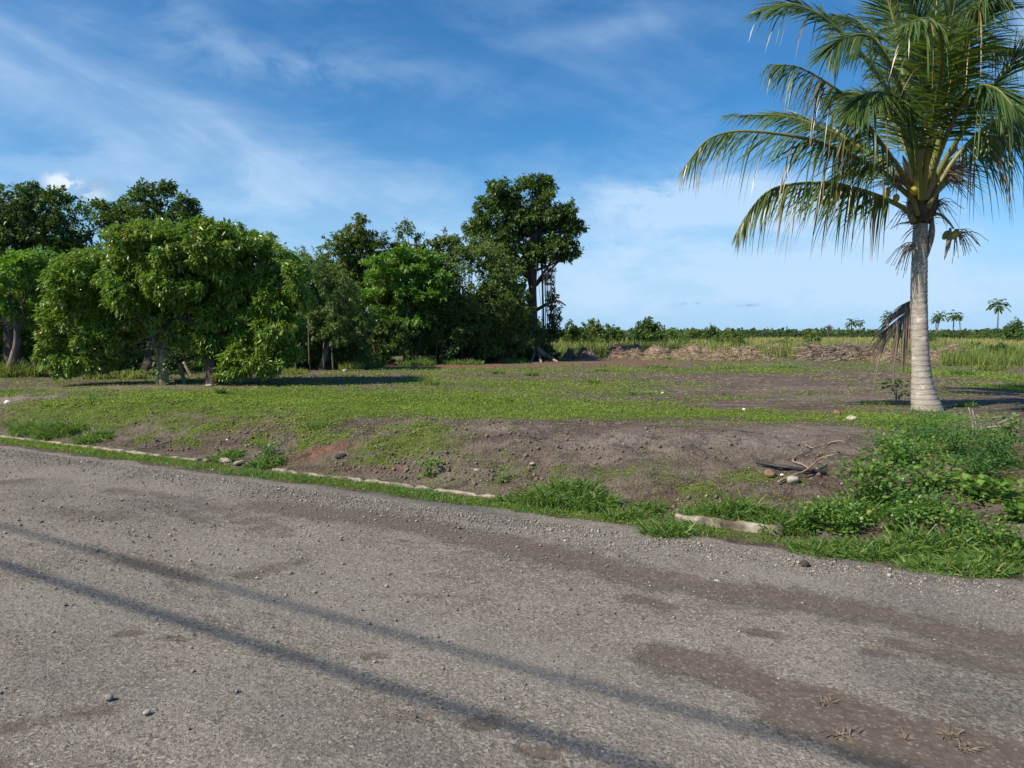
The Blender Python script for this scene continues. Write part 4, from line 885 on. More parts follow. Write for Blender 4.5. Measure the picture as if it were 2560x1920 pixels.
# dark under-storey filling the wood: small trees and bushes
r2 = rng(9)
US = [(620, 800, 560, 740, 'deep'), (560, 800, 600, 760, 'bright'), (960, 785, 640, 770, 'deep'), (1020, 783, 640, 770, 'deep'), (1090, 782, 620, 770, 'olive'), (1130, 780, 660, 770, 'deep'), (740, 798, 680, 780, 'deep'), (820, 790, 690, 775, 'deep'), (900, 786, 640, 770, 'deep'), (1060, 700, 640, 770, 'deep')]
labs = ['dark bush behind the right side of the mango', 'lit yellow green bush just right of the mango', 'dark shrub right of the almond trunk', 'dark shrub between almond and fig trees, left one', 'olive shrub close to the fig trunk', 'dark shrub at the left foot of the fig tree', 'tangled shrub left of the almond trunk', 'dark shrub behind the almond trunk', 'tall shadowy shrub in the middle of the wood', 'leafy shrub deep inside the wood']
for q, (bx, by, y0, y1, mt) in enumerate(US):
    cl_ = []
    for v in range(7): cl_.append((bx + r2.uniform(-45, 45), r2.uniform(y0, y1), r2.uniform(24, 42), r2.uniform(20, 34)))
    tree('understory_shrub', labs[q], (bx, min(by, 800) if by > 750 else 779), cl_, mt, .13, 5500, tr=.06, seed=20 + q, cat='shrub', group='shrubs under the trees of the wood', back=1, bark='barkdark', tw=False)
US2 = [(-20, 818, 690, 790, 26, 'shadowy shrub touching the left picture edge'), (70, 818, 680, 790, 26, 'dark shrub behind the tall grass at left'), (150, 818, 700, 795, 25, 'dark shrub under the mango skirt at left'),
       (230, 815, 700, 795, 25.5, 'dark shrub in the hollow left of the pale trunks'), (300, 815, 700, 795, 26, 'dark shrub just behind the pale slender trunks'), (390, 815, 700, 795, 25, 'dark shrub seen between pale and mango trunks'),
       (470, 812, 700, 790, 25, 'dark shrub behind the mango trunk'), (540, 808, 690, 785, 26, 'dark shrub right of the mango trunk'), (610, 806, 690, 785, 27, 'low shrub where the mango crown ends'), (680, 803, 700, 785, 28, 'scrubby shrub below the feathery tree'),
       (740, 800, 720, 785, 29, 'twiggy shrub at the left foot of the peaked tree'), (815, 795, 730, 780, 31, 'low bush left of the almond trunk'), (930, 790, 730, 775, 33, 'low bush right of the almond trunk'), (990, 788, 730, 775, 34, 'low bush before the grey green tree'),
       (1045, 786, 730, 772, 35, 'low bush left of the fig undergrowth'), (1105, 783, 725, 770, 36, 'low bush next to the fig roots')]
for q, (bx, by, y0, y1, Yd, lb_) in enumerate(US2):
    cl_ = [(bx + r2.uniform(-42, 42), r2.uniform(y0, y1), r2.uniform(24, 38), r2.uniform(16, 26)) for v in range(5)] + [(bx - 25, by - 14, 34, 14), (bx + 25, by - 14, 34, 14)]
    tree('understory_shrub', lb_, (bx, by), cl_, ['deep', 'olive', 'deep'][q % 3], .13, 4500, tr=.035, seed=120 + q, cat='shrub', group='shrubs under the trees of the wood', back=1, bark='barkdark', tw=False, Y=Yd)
for q, (bx, Yd, lb_) in enumerate([(-230, 24, 'unseen broad tree added beyond the left edge to cast shade, nearest'), (-420, 27, 'unseen broad tree added beyond the left edge to cast shade, farther out'), (-150, 30, 'unseen tall tree added just beyond the left edge to cast shade')]):
    tree('broadleaf_tree', lb_, (bx, 780), [(bx + a, y, 75, 55) for a, y in ((-60, 560), (40, 540), (0, 470), (-40, 640), (50, 640), (0, 600))], 'deep', .2, 7000, tr=.25, seed=140 + q, Y=Yd, back=1, bark='barkdark', tw=False)  # unseen trees, added so their shadows darken the left undergrowth
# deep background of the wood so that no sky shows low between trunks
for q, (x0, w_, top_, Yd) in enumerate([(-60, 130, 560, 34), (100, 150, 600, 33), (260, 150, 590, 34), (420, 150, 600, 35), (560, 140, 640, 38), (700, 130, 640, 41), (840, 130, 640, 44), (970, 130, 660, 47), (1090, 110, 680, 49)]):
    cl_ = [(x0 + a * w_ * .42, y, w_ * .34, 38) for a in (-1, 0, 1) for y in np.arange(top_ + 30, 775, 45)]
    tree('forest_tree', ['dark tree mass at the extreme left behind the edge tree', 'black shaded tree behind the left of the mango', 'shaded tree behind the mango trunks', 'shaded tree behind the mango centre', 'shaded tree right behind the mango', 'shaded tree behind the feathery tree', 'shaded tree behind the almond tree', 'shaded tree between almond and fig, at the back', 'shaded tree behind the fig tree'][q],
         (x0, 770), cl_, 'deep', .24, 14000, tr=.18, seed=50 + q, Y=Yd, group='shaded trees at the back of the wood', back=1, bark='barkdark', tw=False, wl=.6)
# slim pole stems at the edge of the wood
SL = [(940, 786, 700), (952, 786, 690), (1000, 783, 700), (1012, 783, 705), (1035, 783, 700), (1048, 783, 690), (1070, 782, 700), (1108, 781, 690), (905, 787, 720), (760, 796, 715), (700, 800, 700), (640, 805, 740), (720, 800, 690), (780, 792, 720), (670, 803, 690), (1090, 782, 670)]
for q, (x_, y_, t_) in enumerate(SL):
    stick_thing('slim_sapling', [(x_, y_), (x_ + r2.uniform(-5, 5), (y_ + t_) / 2), (x_ + r2.uniform(-10, 10), t_)], .035, .018, 'bark', 'slim grey sapling stem in the shade at the edge of the wood', 'sapling stem', group='slim stems at the edge of the wood')
# grass under the trees at left and along the wood's edge
for q, a in enumerate([(20, 815, 90, 60, 'tall grass at the left edge under the trees'), (75, 815, 80, 55, 'tall grass clump in front of the left trees'), (135, 815, 60, 40, 'grass clump below the left mango skirt'), (215, 818, 90, 28, 'dry grass bed under the left of the mango'), (290, 818, 90, 28, 'sunlit grass left of the pale trunks'), (400, 825, 60, 14, 'low grass between the mango trunks'),
          (625, 808, 110, 22, 'shaded grass right of the mango'), (760, 800, 70, 34, 'grass clump at the wood edge left of the almond'), (800, 795, 80, 26, 'second grass clump left of the almond trunk'), (900, 790, 110, 30, 'dark grass around the almond trunk'), (1000, 787, 120, 20, 'shaded grass right of the almond'), (1110, 784, 90, 16, 'shaded grass left of the fig foot')]):
    tuft(*a[:4], int(a[2] * 7), a[4], 'greengrass' if q < 8 else 'grass', W=.022, seed=100 + q, group='grass along the foot of the wood', lean=.45, ry=.8, seg=3, dry=.08)

# ------------------------------------------------------------------ heaps of cleared soil and brush
def heap(px, py, wpx, hpx, mat, label, seed, straw=0, twigs=0, dpt=1.3, name='soil_heap', cat='heap', strawL=.35, group=None, peaks=3):
    c = G(px, py); s = mpp(c[1]); W_ = wpx * s / 2; H = hpx * s * 1.12; r2 = rng(seed); t = root(name, c, label, cat, group)
    n = 90; gx = np.linspace(-1.15, 1.15, n); gy = np.linspace(-1.15, 1.15, 34); GX, GY = np.meshgrid(gx, gy)
    h = np.zeros_like(GX)
    for q in range(peaks): 
        a = r2.uniform(-.6, .6) if peaks > 1 else 0; h = np.maximum(h, r2.uniform(.7, 1.05) * np.exp(-((GX - a) / r2.uniform(.3, .55)) ** 2 * 1.2 - (GY / .62) ** 2))
    h = h ** .85 * (.6 + .8 * fbm(GX * 6 + seed, GY * 3, seed)) + .10 * (fbm(GX * 16, GY * 8, seed + 2) - .5)
    ed = np.clip((1.12 - np.maximum(np.abs(GX), np.abs(GY))) * 3, 0, 1); h = h * ed - .08 * (1 - ed)
    xw = c[0] + GX * W_; yw = c[1] + dpt * (1 + GY); zw = gz(xw, yw) + h * H
    i = np.arange(33)[:, None]; j = np.arange(n - 1)[None]; F = np.stack([i * n + j, i * n + j + 1, (i + 1) * n + j + 1, (i + 1) * n + j], -1).reshape(-1, 4)
    mk('soil', np.stack([xw, yw, zw], -1), F, MAT[mat], t, None, True)
    def surf(m):
        a = r2.uniform(-1, 1, m); b_ = r2.uniform(-1, .6, m); ii = ((b_ + 1.15) / 2.3 * 33).astype(int); jj = ((a + 1.15) / 2.3 * (n - 1)).astype(int)
        return np.stack([xw[ii, jj], yw[ii, jj], zw[ii, jj]], -1)
    if straw:
        P = surf(straw); D_ = r2.normal(0, 1, (straw, 3)); D_[:, 2] = np.abs(D_[:, 2]) * .45
        V, F = strips(P, D_, strawL * r2.uniform(.4, 1.3, straw), .028, .5 * r2.random(straw), 2, None, seed)
        mk('straw', V, F, MAT['straw'], t, np.repeat(r2.random(straw), 6))
    if twigs:
        mb = MB(); P = surf(twigs)
        for p in P:
            a = r2.uniform(0, 6.28); L_ = r2.uniform(.5, 1.5); L_ *= .8; e = p + np.array([math.cos(a) * L_, math.sin(a) * L_ * .5, r2.uniform(-.1, .5) * L_ * (r2.random() ** .8)]); 
            add_tube(mb, spline([p, (p + e) / 2 + r2.normal(0, .08, 3), e], 5), np.linspace(.022, .008, 5) * r2.uniform(.5, 1.6), 4, T=r2.uniform(.1, .9))
        mb.build('twigs', MAT['twig'], t)
    return t
heap(1232, 776, 44, 24, 'moundsoil', 'small black upright root ball right of the fig foot', 1, twigs=14, peaks=1, dpt=.7)
heap(1285, 777, 80, 20, 'moundsoil', 'low dark soil heap between root ball and largest mound', 2, straw=100, peaks=2, dpt=.8)
heap(1375, 777, 120, 36, 'moundsoil', 'largest dark brown soil mound, highest of the row', 3, straw=700, twigs=10, dpt=1.3, peaks=2)
heap(1470, 778, 170, 26, 'moundstraw', 'straw covered heap right of the largest mound', 4, straw=2600, twigs=16, dpt=1.3)
heap(1590, 780, 190, 24, 'moundstraw', 'long pale straw heap in the middle of the row', 5, straw=3000, twigs=26, dpt=1.3)
heap(1690, 772, 110, 22, 'moundstraw', 'straw heap with upright stump pieces', 6, straw=1500, twigs=60, dpt=1.2)
heap(1850, 780, 190, 27, 'moundsoil', 'grey heap of tangled dead twigs left of the palm', 7, straw=900, twigs=420, dpt=1.5, name='brush_heap')
heap(1945, 782, 90, 26, 'moundstraw', 'straw end of the brush heap next to the palm', 8, straw=1000, twigs=60, dpt=1.2, name='brush_heap')
heap(2060, 782, 170, 26, 'moundstraw', 'dry brush heap right of the palm trunk', 9, straw=1800, twigs=170, dpt=1.5, name='brush_heap')

# ------------------------------------------------------------------ meadow, bushes and the far tree line
def meadow(name, label, x0, x1, y0, y1, n, L, W, mat, seed, cut=None, tint=(0, .94)):
    r2 = rng(seed); mb = MB(); y = y0 * (y1 / y0) ** r2.random(n); x = y * r2.uniform(x0, x1, n)
    d = fbm(x * .25, y * .25, seed); kp = r2.random(n) < np.clip(d * 2 - .3, .15, 1)
    x, y = x[kp], y[kp]; m = len(x); blades(mb, x, y, L * r2.uniform(.5, 1.2, m) * (.75 + .5 * fbm(x * .4, y * .4, 3)), W * (y / 45), .25, r2, .35, tint=tint, seg=2, dry=0)
    o = mb.build(name, MAT[mat]); return tag(o, label, 'tall grass', None, 'stuff')
meadow('meadow_grass', 'tall yellowish grass field behind the soil heaps', .02, .86, 41, 165, 90000, .95, .05, 'tallgrass', 31)
meadow('meadow_grass', 'greener tall grass directly behind the heaps', .04, .62, 39.5, 44, 9000, 1.15, .04, 'greengrass', 32)
meadow('meadow_grass', 'bright green tall grass right of the brush heaps', .58, .86, 29, 42, 14000, 1.0, .04, 'greengrass', 33)
def bush(px, Yd, top, wpx, mat, label, seed, n=3500, leaf=.2, name='shrub', cat='shrub', group=None, nb=6):
    base_y = 721 + (CAMH - .4) / mpp(Yd); r2 = rng(seed); h = base_y - top
    cl_ = []
    for q in range(nb):
        a = -1 + 2 * (q + .5) / nb; cl_.append((px + a * wpx * .36 + r2.normal(0, wpx * .04), top + h * (.40 + .25 * abs(a)) + r2.normal(0, h * .05), wpx * r2.uniform(.16, .24), h * r2.uniform(.26, .38)))
    cl_.append((px + r2.normal(0, wpx * .08), top + h * .26, wpx * .17, h * .25)); cl_.append((px, top + h * .72, wpx * .42, h * .28))
    return tree(name, label, (px, base_y), cl_, mat, leaf, n, tr=.07, seed=seed, Y=Yd, cat=cat, group=group, back=1, bark='barkdark', tw=False, per=6, wl=.6)
bush(1240, 55, 693, 60, 'deep', 'dark shrub right beside the fig tree, beyond the heaps', 201)
bush(1285, 58, 688, 70, 'olive', 'tallest of the shrubs left of the round bush', 202, 4500)
bush(1320, 60, 698, 60, 'feather', 'pale shrub sloping down toward the gap', 203)
bush(1398, 58, 681, 74, 'deep', 'rounded dark bush standing alone above the meadow', 204, 5000)
bush(1455, 85, 706, 80, 'feather', 'low pale shrub right of the rounded bush', 205)
bush(1500, 90, 708, 70, 'olive', 'low olive shrub left of the small pointed tree', 206)
bush(1537, 84, 697, 36, 'deep', 'small pointed tree in the shrub line', 207, 2500)
bush(1590, 120, 712, 70, 'deep', 'flat topped shrub right of the pointed tree', 208)
bush(1755, 62, 715, 34, 'olive', 'slim shrub standing in the meadow left of the palm', 209, 2200)
bush(2165, 34, 738, 56, 'deep', 'dark bush in the right meadow', 210, 2200, .12)
bush(2200, 75, 688, 60, 'deep', 'dark tree at the right picture edge', 211, 4500)
bush(2240, 70, 694, 70, 'deep', 'dark tree just beyond the right picture edge', 212)
bush(2130, 110, 716, 80, 'olive', 'shrub left of the dark edge tree at right', 213)
bush(2040, 120, 712, 80, 'deep', 'shrub right of the palm trunk in the far line', 214)
bush(2085, 120, 714, 70, 'far', 'second shrub right of the palm trunk', 215)
bush(1945, 110, 712, 60, 'deep', 'shrub directly left of the palm trunk', 216)
bush(1420, 66, 705, 60, 'olive', 'low shrub partly behind the rounded bush', 217)
bush(1480, 47, 728, 60, 'greenbush', 'low weedy bush behind the first straw heap', 218, 1800, .12)
bush(1605, 46, 722, 50, 'greenbush', 'weedy bush behind the long straw heap', 219, 1800, .12)
bush(1690, 56, 729, 70, 'olive', 'low scrub behind the straw heap with stump pieces', 220, 2000, .13)
bush(1748, 44, 726, 34, 'greenbush', 'narrow green weed bush between straw and brush heaps', 221, 1500, .12)
bush(1560, 62, 719, 60, 'olive', 'low scrubby shrub in the meadow right of centre', 222, 2200, .14)
bush(2010, 62, 722, 60, 'olive', 'scrub directly behind the near palm trunk', 223, 2200, .14)
bush(2110, 44, 738, 80, 'greenbush', 'green scrub behind the dry brush heap at right', 224, 2400, .12)
# the low coastal thicket: one shrub of each of three builds, copied
protos = []
for q in range(3):
    protos.append(bush(1650 + q * 20, 120, 712, 90, 'far', 'low dark green shrub in the long thicket below the horizon', 230 + q, 2600, .32, 'thicket_shrub', 'shrub', 'low thicket along the horizon', 5))
def copy_tree(o):
    c = o.copy(); col.objects.link(c)
    for ch in o.children:
        d = ch.copy(); col.objects.link(d); d.parent = c
    return c
r2 = rng(77); P0 = [tuple(p.location) for p in protos]; used = [False] * 3
for q in range(64):
    Yd = r2.uniform(170, 240); xx = r2.uniform(.03, .84) * Yd
    if q < 34: Yd = r2.uniform(140, 175); xx = (.24 + .6 * (q + r2.uniform(-.4, .4)) / 34) * Yd
    p = q % 3
    o = protos[p] if not used[p] else copy_tree(protos[p]); used[p] = True
    o.location = (xx, Yd, float(gz(xx, Yd))); o.rotation_euler = (0, 0, r2.uniform(-.5, .5) + (math.pi if r2.random() < .5 else 0)); sc_ = r2.uniform(.75, 1.15) * (Yd / 120) ** .35; o.scale = (sc_ * r2.uniform(.9, 1.5), sc_, sc_ * r2.uniform(.5, 1.1) * (1.15 - .5 * math.exp(-((xx / Yd - .45) / .16) ** 2)))
# far-off wood, one mass right on the horizon
r2 = rng(78); n = 26000; y = r2.uniform(230, 420, n); x = y * r2.uniform(-.1, .95, n); hh = 2.4 * (.5 + .8 * fbm(x * .03, y * .03, 3))
P = np.stack([x, y, gz(x, y) + hh * r2.random(n) ** .7], -1); V, F = leaves(P, r2.normal(0, 1, (n, 3)), 1.5, 1.1, r2)
o = mk('distant_wood', V, F, MAT['far'], None, np.repeat(r2.random(n) * .9, 4)); tag(o, 'blue green strip of far woodland on the horizon', 'woodland', None, 'stuff')

# ------------------------------------------------------------------ far coconut palms
def strip_frond(mb, P, Lmax, W, r2, T, n=26, dr=.5, T0=(0.1, .8)):
    S_ = spline(P, n); Tn = nz(np.gradient(S_, axis=0)); up = np.array([0, 0, 1.0]); side = nz(np.cross(Tn, up) + 1e-4)
    t = np.linspace(0, 1, n)
    for sg in (-1, 1):
        k_ = t > .12; D_ = nz(side[k_] * sg * .8 + Tn[k_] * (.35 + .6 * t[k_])[:, None]); L_ = Lmax * np.sin(np.pi * np.clip(.15 + .8 * t[k_], 0, 1)) ** .7
        V, F = strips(S_[k_], D_, L_, W, dr, 2, up=np.tile(up, (k_.sum(), 1)) + .01); mb.add(V, F, np.repeat(r2.uniform(*T0, k_.sum()), 6))
def far_palm(px, py, rpx, Yd, label, lean=0.0, nf=22, seed=0):
    rpx *= .92
    top = A(px, py, Yd); s = mpp(Yd); b = np.array([top[0] - lean, Yd, float(gz(top[0] - lean, Yd))]); t = root('coconut_palm', b, label, 'palm tree', 'far coconut palms on the horizon'); r2 = rng(seed); R_ = rpx * s
    mb = MB(); add_tube(mb, spline([b - np.array([0, 0, .1]), (b + top) / 2 + np.array([lean * .15, 0, 0]), top], 8), np.linspace(.21, .12, 8) , 8); mb.build('trunk', MAT['bark'], t, True)
    mb = MB()
    for q in range(nf):
        a = q / nf * 6.28 + r2.uniform(-.2, .2); e = r2.uniform(-.6, 1.0); o_ = np.array([math.cos(a), math.sin(a), 0]); L_ = R_ * r2.uniform(.8, 1.12)
        P = [top, top + o_ * L_ * (.42 - .15 * abs(e)) + np.array([0, 0, L_ * (.14 + .38 * e)]), top + o_ * L_ * (.80 - .28 * abs(e)) + np.array([0, 0, L_ * (.08 + .72 * e)]), top + o_ * L_ * (1.05 - .35 * abs(e)) + np.array([0, 0, L_ * (-.18 + .92 * e)])]
        strip_frond(mb, P, R_ * .28, R_ * .11, r2, .5, dr=.35)
    mb.build('crown', MAT['deep'], t)
for q, a in enumerate([(2157, 662, 25, 190, 'tallest isolated palm at the far right'), (2061, 682, 20, 210, 'palm with wide crown right of the near palm trunk'), (2073, 688, 10, 230, 'thin headed palm leaning beside the wide crowned one'),
        (2022, 692, 13, 230, 'smaller left palm of the pair just right of the near trunk'), (2029, 684, 17, 215, 'larger right palm of the pair just right of the near trunk'), (1914, 690, 15, 220, 'left palm of the pair near the dead hanging frond'),
        (1920, 680, 13, 230, 'taller palm of the pair near the dead hanging frond'), (1840, 698, 16, 215, 'larger palm of the leftmost far pair'), (1858, 699, 12, 240, 'smaller palm of the leftmost far pair'), (2133, 712, 6, 330, 'tiniest palm, left below the isolated one')]):
    far_palm(*a[:5], lean=[0, .2, -.8, -.3, 1.0, -.3, .3, .2, 0, 0][q], seed=300 + q)
c = A(1789, 742, 110); c[2] = float(gz(c[0], c[1])); t = root('dead_palm', c, 'headless dead palm trunk rising above the shrub line', 'dead palm')
mb = MB(); add_tube(mb, spline([c, A(1790, 722, 110), A(1789, 710, 110)], 8), .07, 7); mb.build('trunk', MAT['bark'], t, True)
mb = MB(); n = 60; r2 = rng(4); P = A(1789, 708, 110) + r2.normal(0, .14, (n, 3)); V, F = strips(P, r2.normal(0, .3, (n, 3)) + np.array([0, 0, .2]), .9, .1, .5, 2, None, 4); mb.add(V, F, .4); mb.build('dead_frond', MAT['palm_dead'], t)

# ------------------------------------------------------------------ the near coconut palm
pb = G(2003, 886); YP = float(pb[1])
palm = root('coconut_palm', pb, 'large coconut palm with pale ringed trunk, nearest tree at right', 'palm tree')
def trunk_mat():
    m, k = new_mat('ringed_palm_bark'); tc = k.n('ShaderNodeTexCoord').outputs['Object']
    at = k.n('ShaderNodeAttribute', attribute_name='tint').outputs['Fac']
    n = k.noise(k.scale(tc, (3, 3, 14)), 3, 6, .7); n2 = k.noise(tc, 5, 5, .6); n3 = k.noise(k.scale(tc, (1, 1, .5)), 70, 4, .7)
    cc = k.mix(k.map(n, .3, .7), (0.27, 0.23, 0.19), (0.44, 0.40, 0.34)); cc = k.mix(k.map(n2, .56, .70, 0, .8), cc, (0.62, 0.59, 0.53))
    cc = k.mix(k.map(n3, .48, .7, 0, .45), cc, (0.20, 0.165, 0.135))
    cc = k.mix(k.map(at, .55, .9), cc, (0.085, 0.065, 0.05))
    finish(k, principled(k, cc, .85, .2, bump(k, k.m('ADD', n, k.m('MULTIPLY', n3, .6)), .7, .012))); return m
MAT['palmtrunk'] = trunk_mat()
s = mpp(YP)
prof = [(2004, 890, 35), (2003, 880, 33), (1999, 865, 29.5), (1995, 845, 25), (1992, 825, 21.8), (1990, 800, 19), (1988.5, 770, 17.5), (1987, 730, 16.9), (1986, 690, 16.6), (1985, 650, 16.6), (1985, 610, 16.4), (1986, 570, 16), (1987, 530, 15.6), (1988, 500, 15.2), (1989, 478, 15)]
pp = np.array(prof, float); tt = np.linspace(0, len(pp) - 1, 240); ii = np.arange(len(pp))
cx = np.interp(tt, ii, pp[:, 0]); cy = np.interp(tt, ii, pp[:, 1]); rr = np.interp(tt, ii, pp[:, 2])
ker = np.ones(21) / 21; sm = lambda a: np.convolve(np.pad(a, 10, 'edge'), ker, 'valid'); cx, rr = sm(cx), sm(rr)
r2 = rng(6); rings = []; y_ = 872.0
while y_ > 480:
    rings.append(y_); y_ -= r2.uniform(8, 14) * (1.05 if y_ > 700 else 1)
rings = np.array(rings)
n = 28; V = []; T = []
for q in range(240):
    c = A(cx[q], cy[q], YP + .05); th = np.arange(n) / n * 6.283
    wob = .9 * np.sin(th * 2 + q * .02) + 1.2 * (vnoise(th * 1.3, th * 0 + q * .05, 8) - .5)
    dR = cy[q] + 1.6 * np.sin(th + 1.3) + 2.0 * (vnoise(th * 2, th * 0 + np.floor(cy[q] / 12), 3) - .5)
    dist = np.min(np.abs(dR[:, None] - rings[None]) , axis=1); ph = dR[:, None] - rings[None]; above = np.where(ph < 0, ph, -99).max(1)   # how far above the ring below
    led = np.clip(1 + above / 10, 0, 1) * .8
    r_ = (rr[q] * .95 + led * 1.0 + wob * .6) * s
    if q < 10: r_ = r_ * (1 + .06 * np.sin(th * 7 + 1) * (1 - q / 10))
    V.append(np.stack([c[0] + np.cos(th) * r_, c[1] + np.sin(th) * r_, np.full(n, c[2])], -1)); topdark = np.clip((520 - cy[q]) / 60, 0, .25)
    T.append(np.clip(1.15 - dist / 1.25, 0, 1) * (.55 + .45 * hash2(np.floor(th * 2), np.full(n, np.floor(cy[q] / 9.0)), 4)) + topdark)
V = np.concatenate(V); T = np.concatenate(T)
i = np.arange(239)[:, None]; j = np.arange(n)[None]; F = np.stack([i * n + j, i * n + (j + 1) % n, (i + 1) * n + (j + 1) % n, (i + 1) * n + j], -1).reshape(-1, 4)
mk('trunk', V, F, MAT['palmtrunk'], palm, np.clip(T, 0, 1), True)
# fibre boss above the trunk
mb = MB(); P = [A(1989, 484, YP + .05), A(1990, 462, YP + .05), A(1992, 440, YP + .05), A(1994, 410, YP + .05), A(1996, 380, YP + .05), A(1998, 340, YP + .05)]
add_tube(mb, spline(P, 16), np.interp(np.linspace(0, 5, 16), range(6), [.135, .20, .235, .225, .17, .08]), 14, .22, 5)
n = 700; r2 = rng(61); k_ = r2.random(n); B = np.array([A(1990 + 6 * a, 475 - 140 * a, YP + .05) for a in k_]) + nz(r2.normal(0, 1, (n, 3))) * .17
V, F = strips(B, nz(B - A(1992, 470, YP)) + np.array([0, 0, .5]), r2.uniform(.1, .36, n), .022, .4, 2, None, 9); mb.add(V, F, .5)
mb.build('fibre_sheath', MAT['fibre'], palm)
def frond(pts, Lmax=.95, nh=(0, -.25, 1), t0=.25, nl=165, droop=.16, mat='palm', r0=.042, seed=0, W=.036, ragged=.10, sweep=0.0, label=None, hang=.22, up=.12, tintr=(0, .9), gap=0.0, onesided=0):
    """pts: (px, py, offset in depth)"""
    r2 = rng(seed); P = [A(a, b_, YP + .05 + d) for a, b_, d in pts]; n = nl
    S_ = spline(P, n); Tn = nz(np.gradient(S_, axis=0)); nh = np.array(nh, float) + r2.normal(0, .22, 3)
    side = nz(np.cross(Tn, nh)); N_ = np.cross(side, Tn); t = np.linspace(0, 1, n)
    fr = bpy.data.objects.new('frond', None)
    mb = MB(); add_tube(mb, S_, r0 * (1 - t) ** .8 + .004, 7, T=.42 - .15 * np.concatenate([np.repeat(t, 7), [0, 1]]))
    rac = mb.build('frond', MAT['rachis'], palm, True)
    if label: rac['label'] = label
    lb = MB()
    for sg in ((-1, 1) if not onesided else (onesided, onesided)):
        k_ = (t > t0) & (r2.random(n) > gap); m = int(k_.sum()); tk = t[k_]
        al = np.radians(34 + 36 * tk) + r2.normal(0, .10, m) + .25 * (vnoise(tk * 9, tk * 0 + sg, seed) - .5)
        D_ = side[k_] * (sg * np.cos(al))[:, None] + Tn[k_] * np.sin(al)[:, None] + N_[k_] * (up + .10 * r2.normal(0, 1, m))[:, None] + np.array([sweep, 0, -hang])
        Lf = Lmax * np.interp(tk, [0, .15, .35, .6, .85, 1], [.35, .62, .95, 1, .7, .30]) * r2.uniform(.88, 1.08, m)
        dr = droop * r2.uniform(.6, 1.4, m); br_ = r2.random(m) < ragged; dr = np.where(br_, dr + .8, dr)
        V, F = strips(S_[k_] + D_ * 0.0, D_, Lf, W * r2.uniform(.7, 1.2, m) * np.interp(tk, [0, .3, .9, 1], [.8, 1, .8, .5]), dr, 5, up=N_[k_] + r2.normal(0, .32, (m, 3)))
        T = np.clip(r2.uniform(*tintr, m), 0, .94); T = np.where(br_ & (r2.random(m) < .35), 1, T); lb.add(V, F, np.repeat(T, 12))
    o = lb.build('leaflets', MAT[mat], palm); o.parent = rac; o.location = (0, 0, 0); return rac
H0 = (1992, 440)
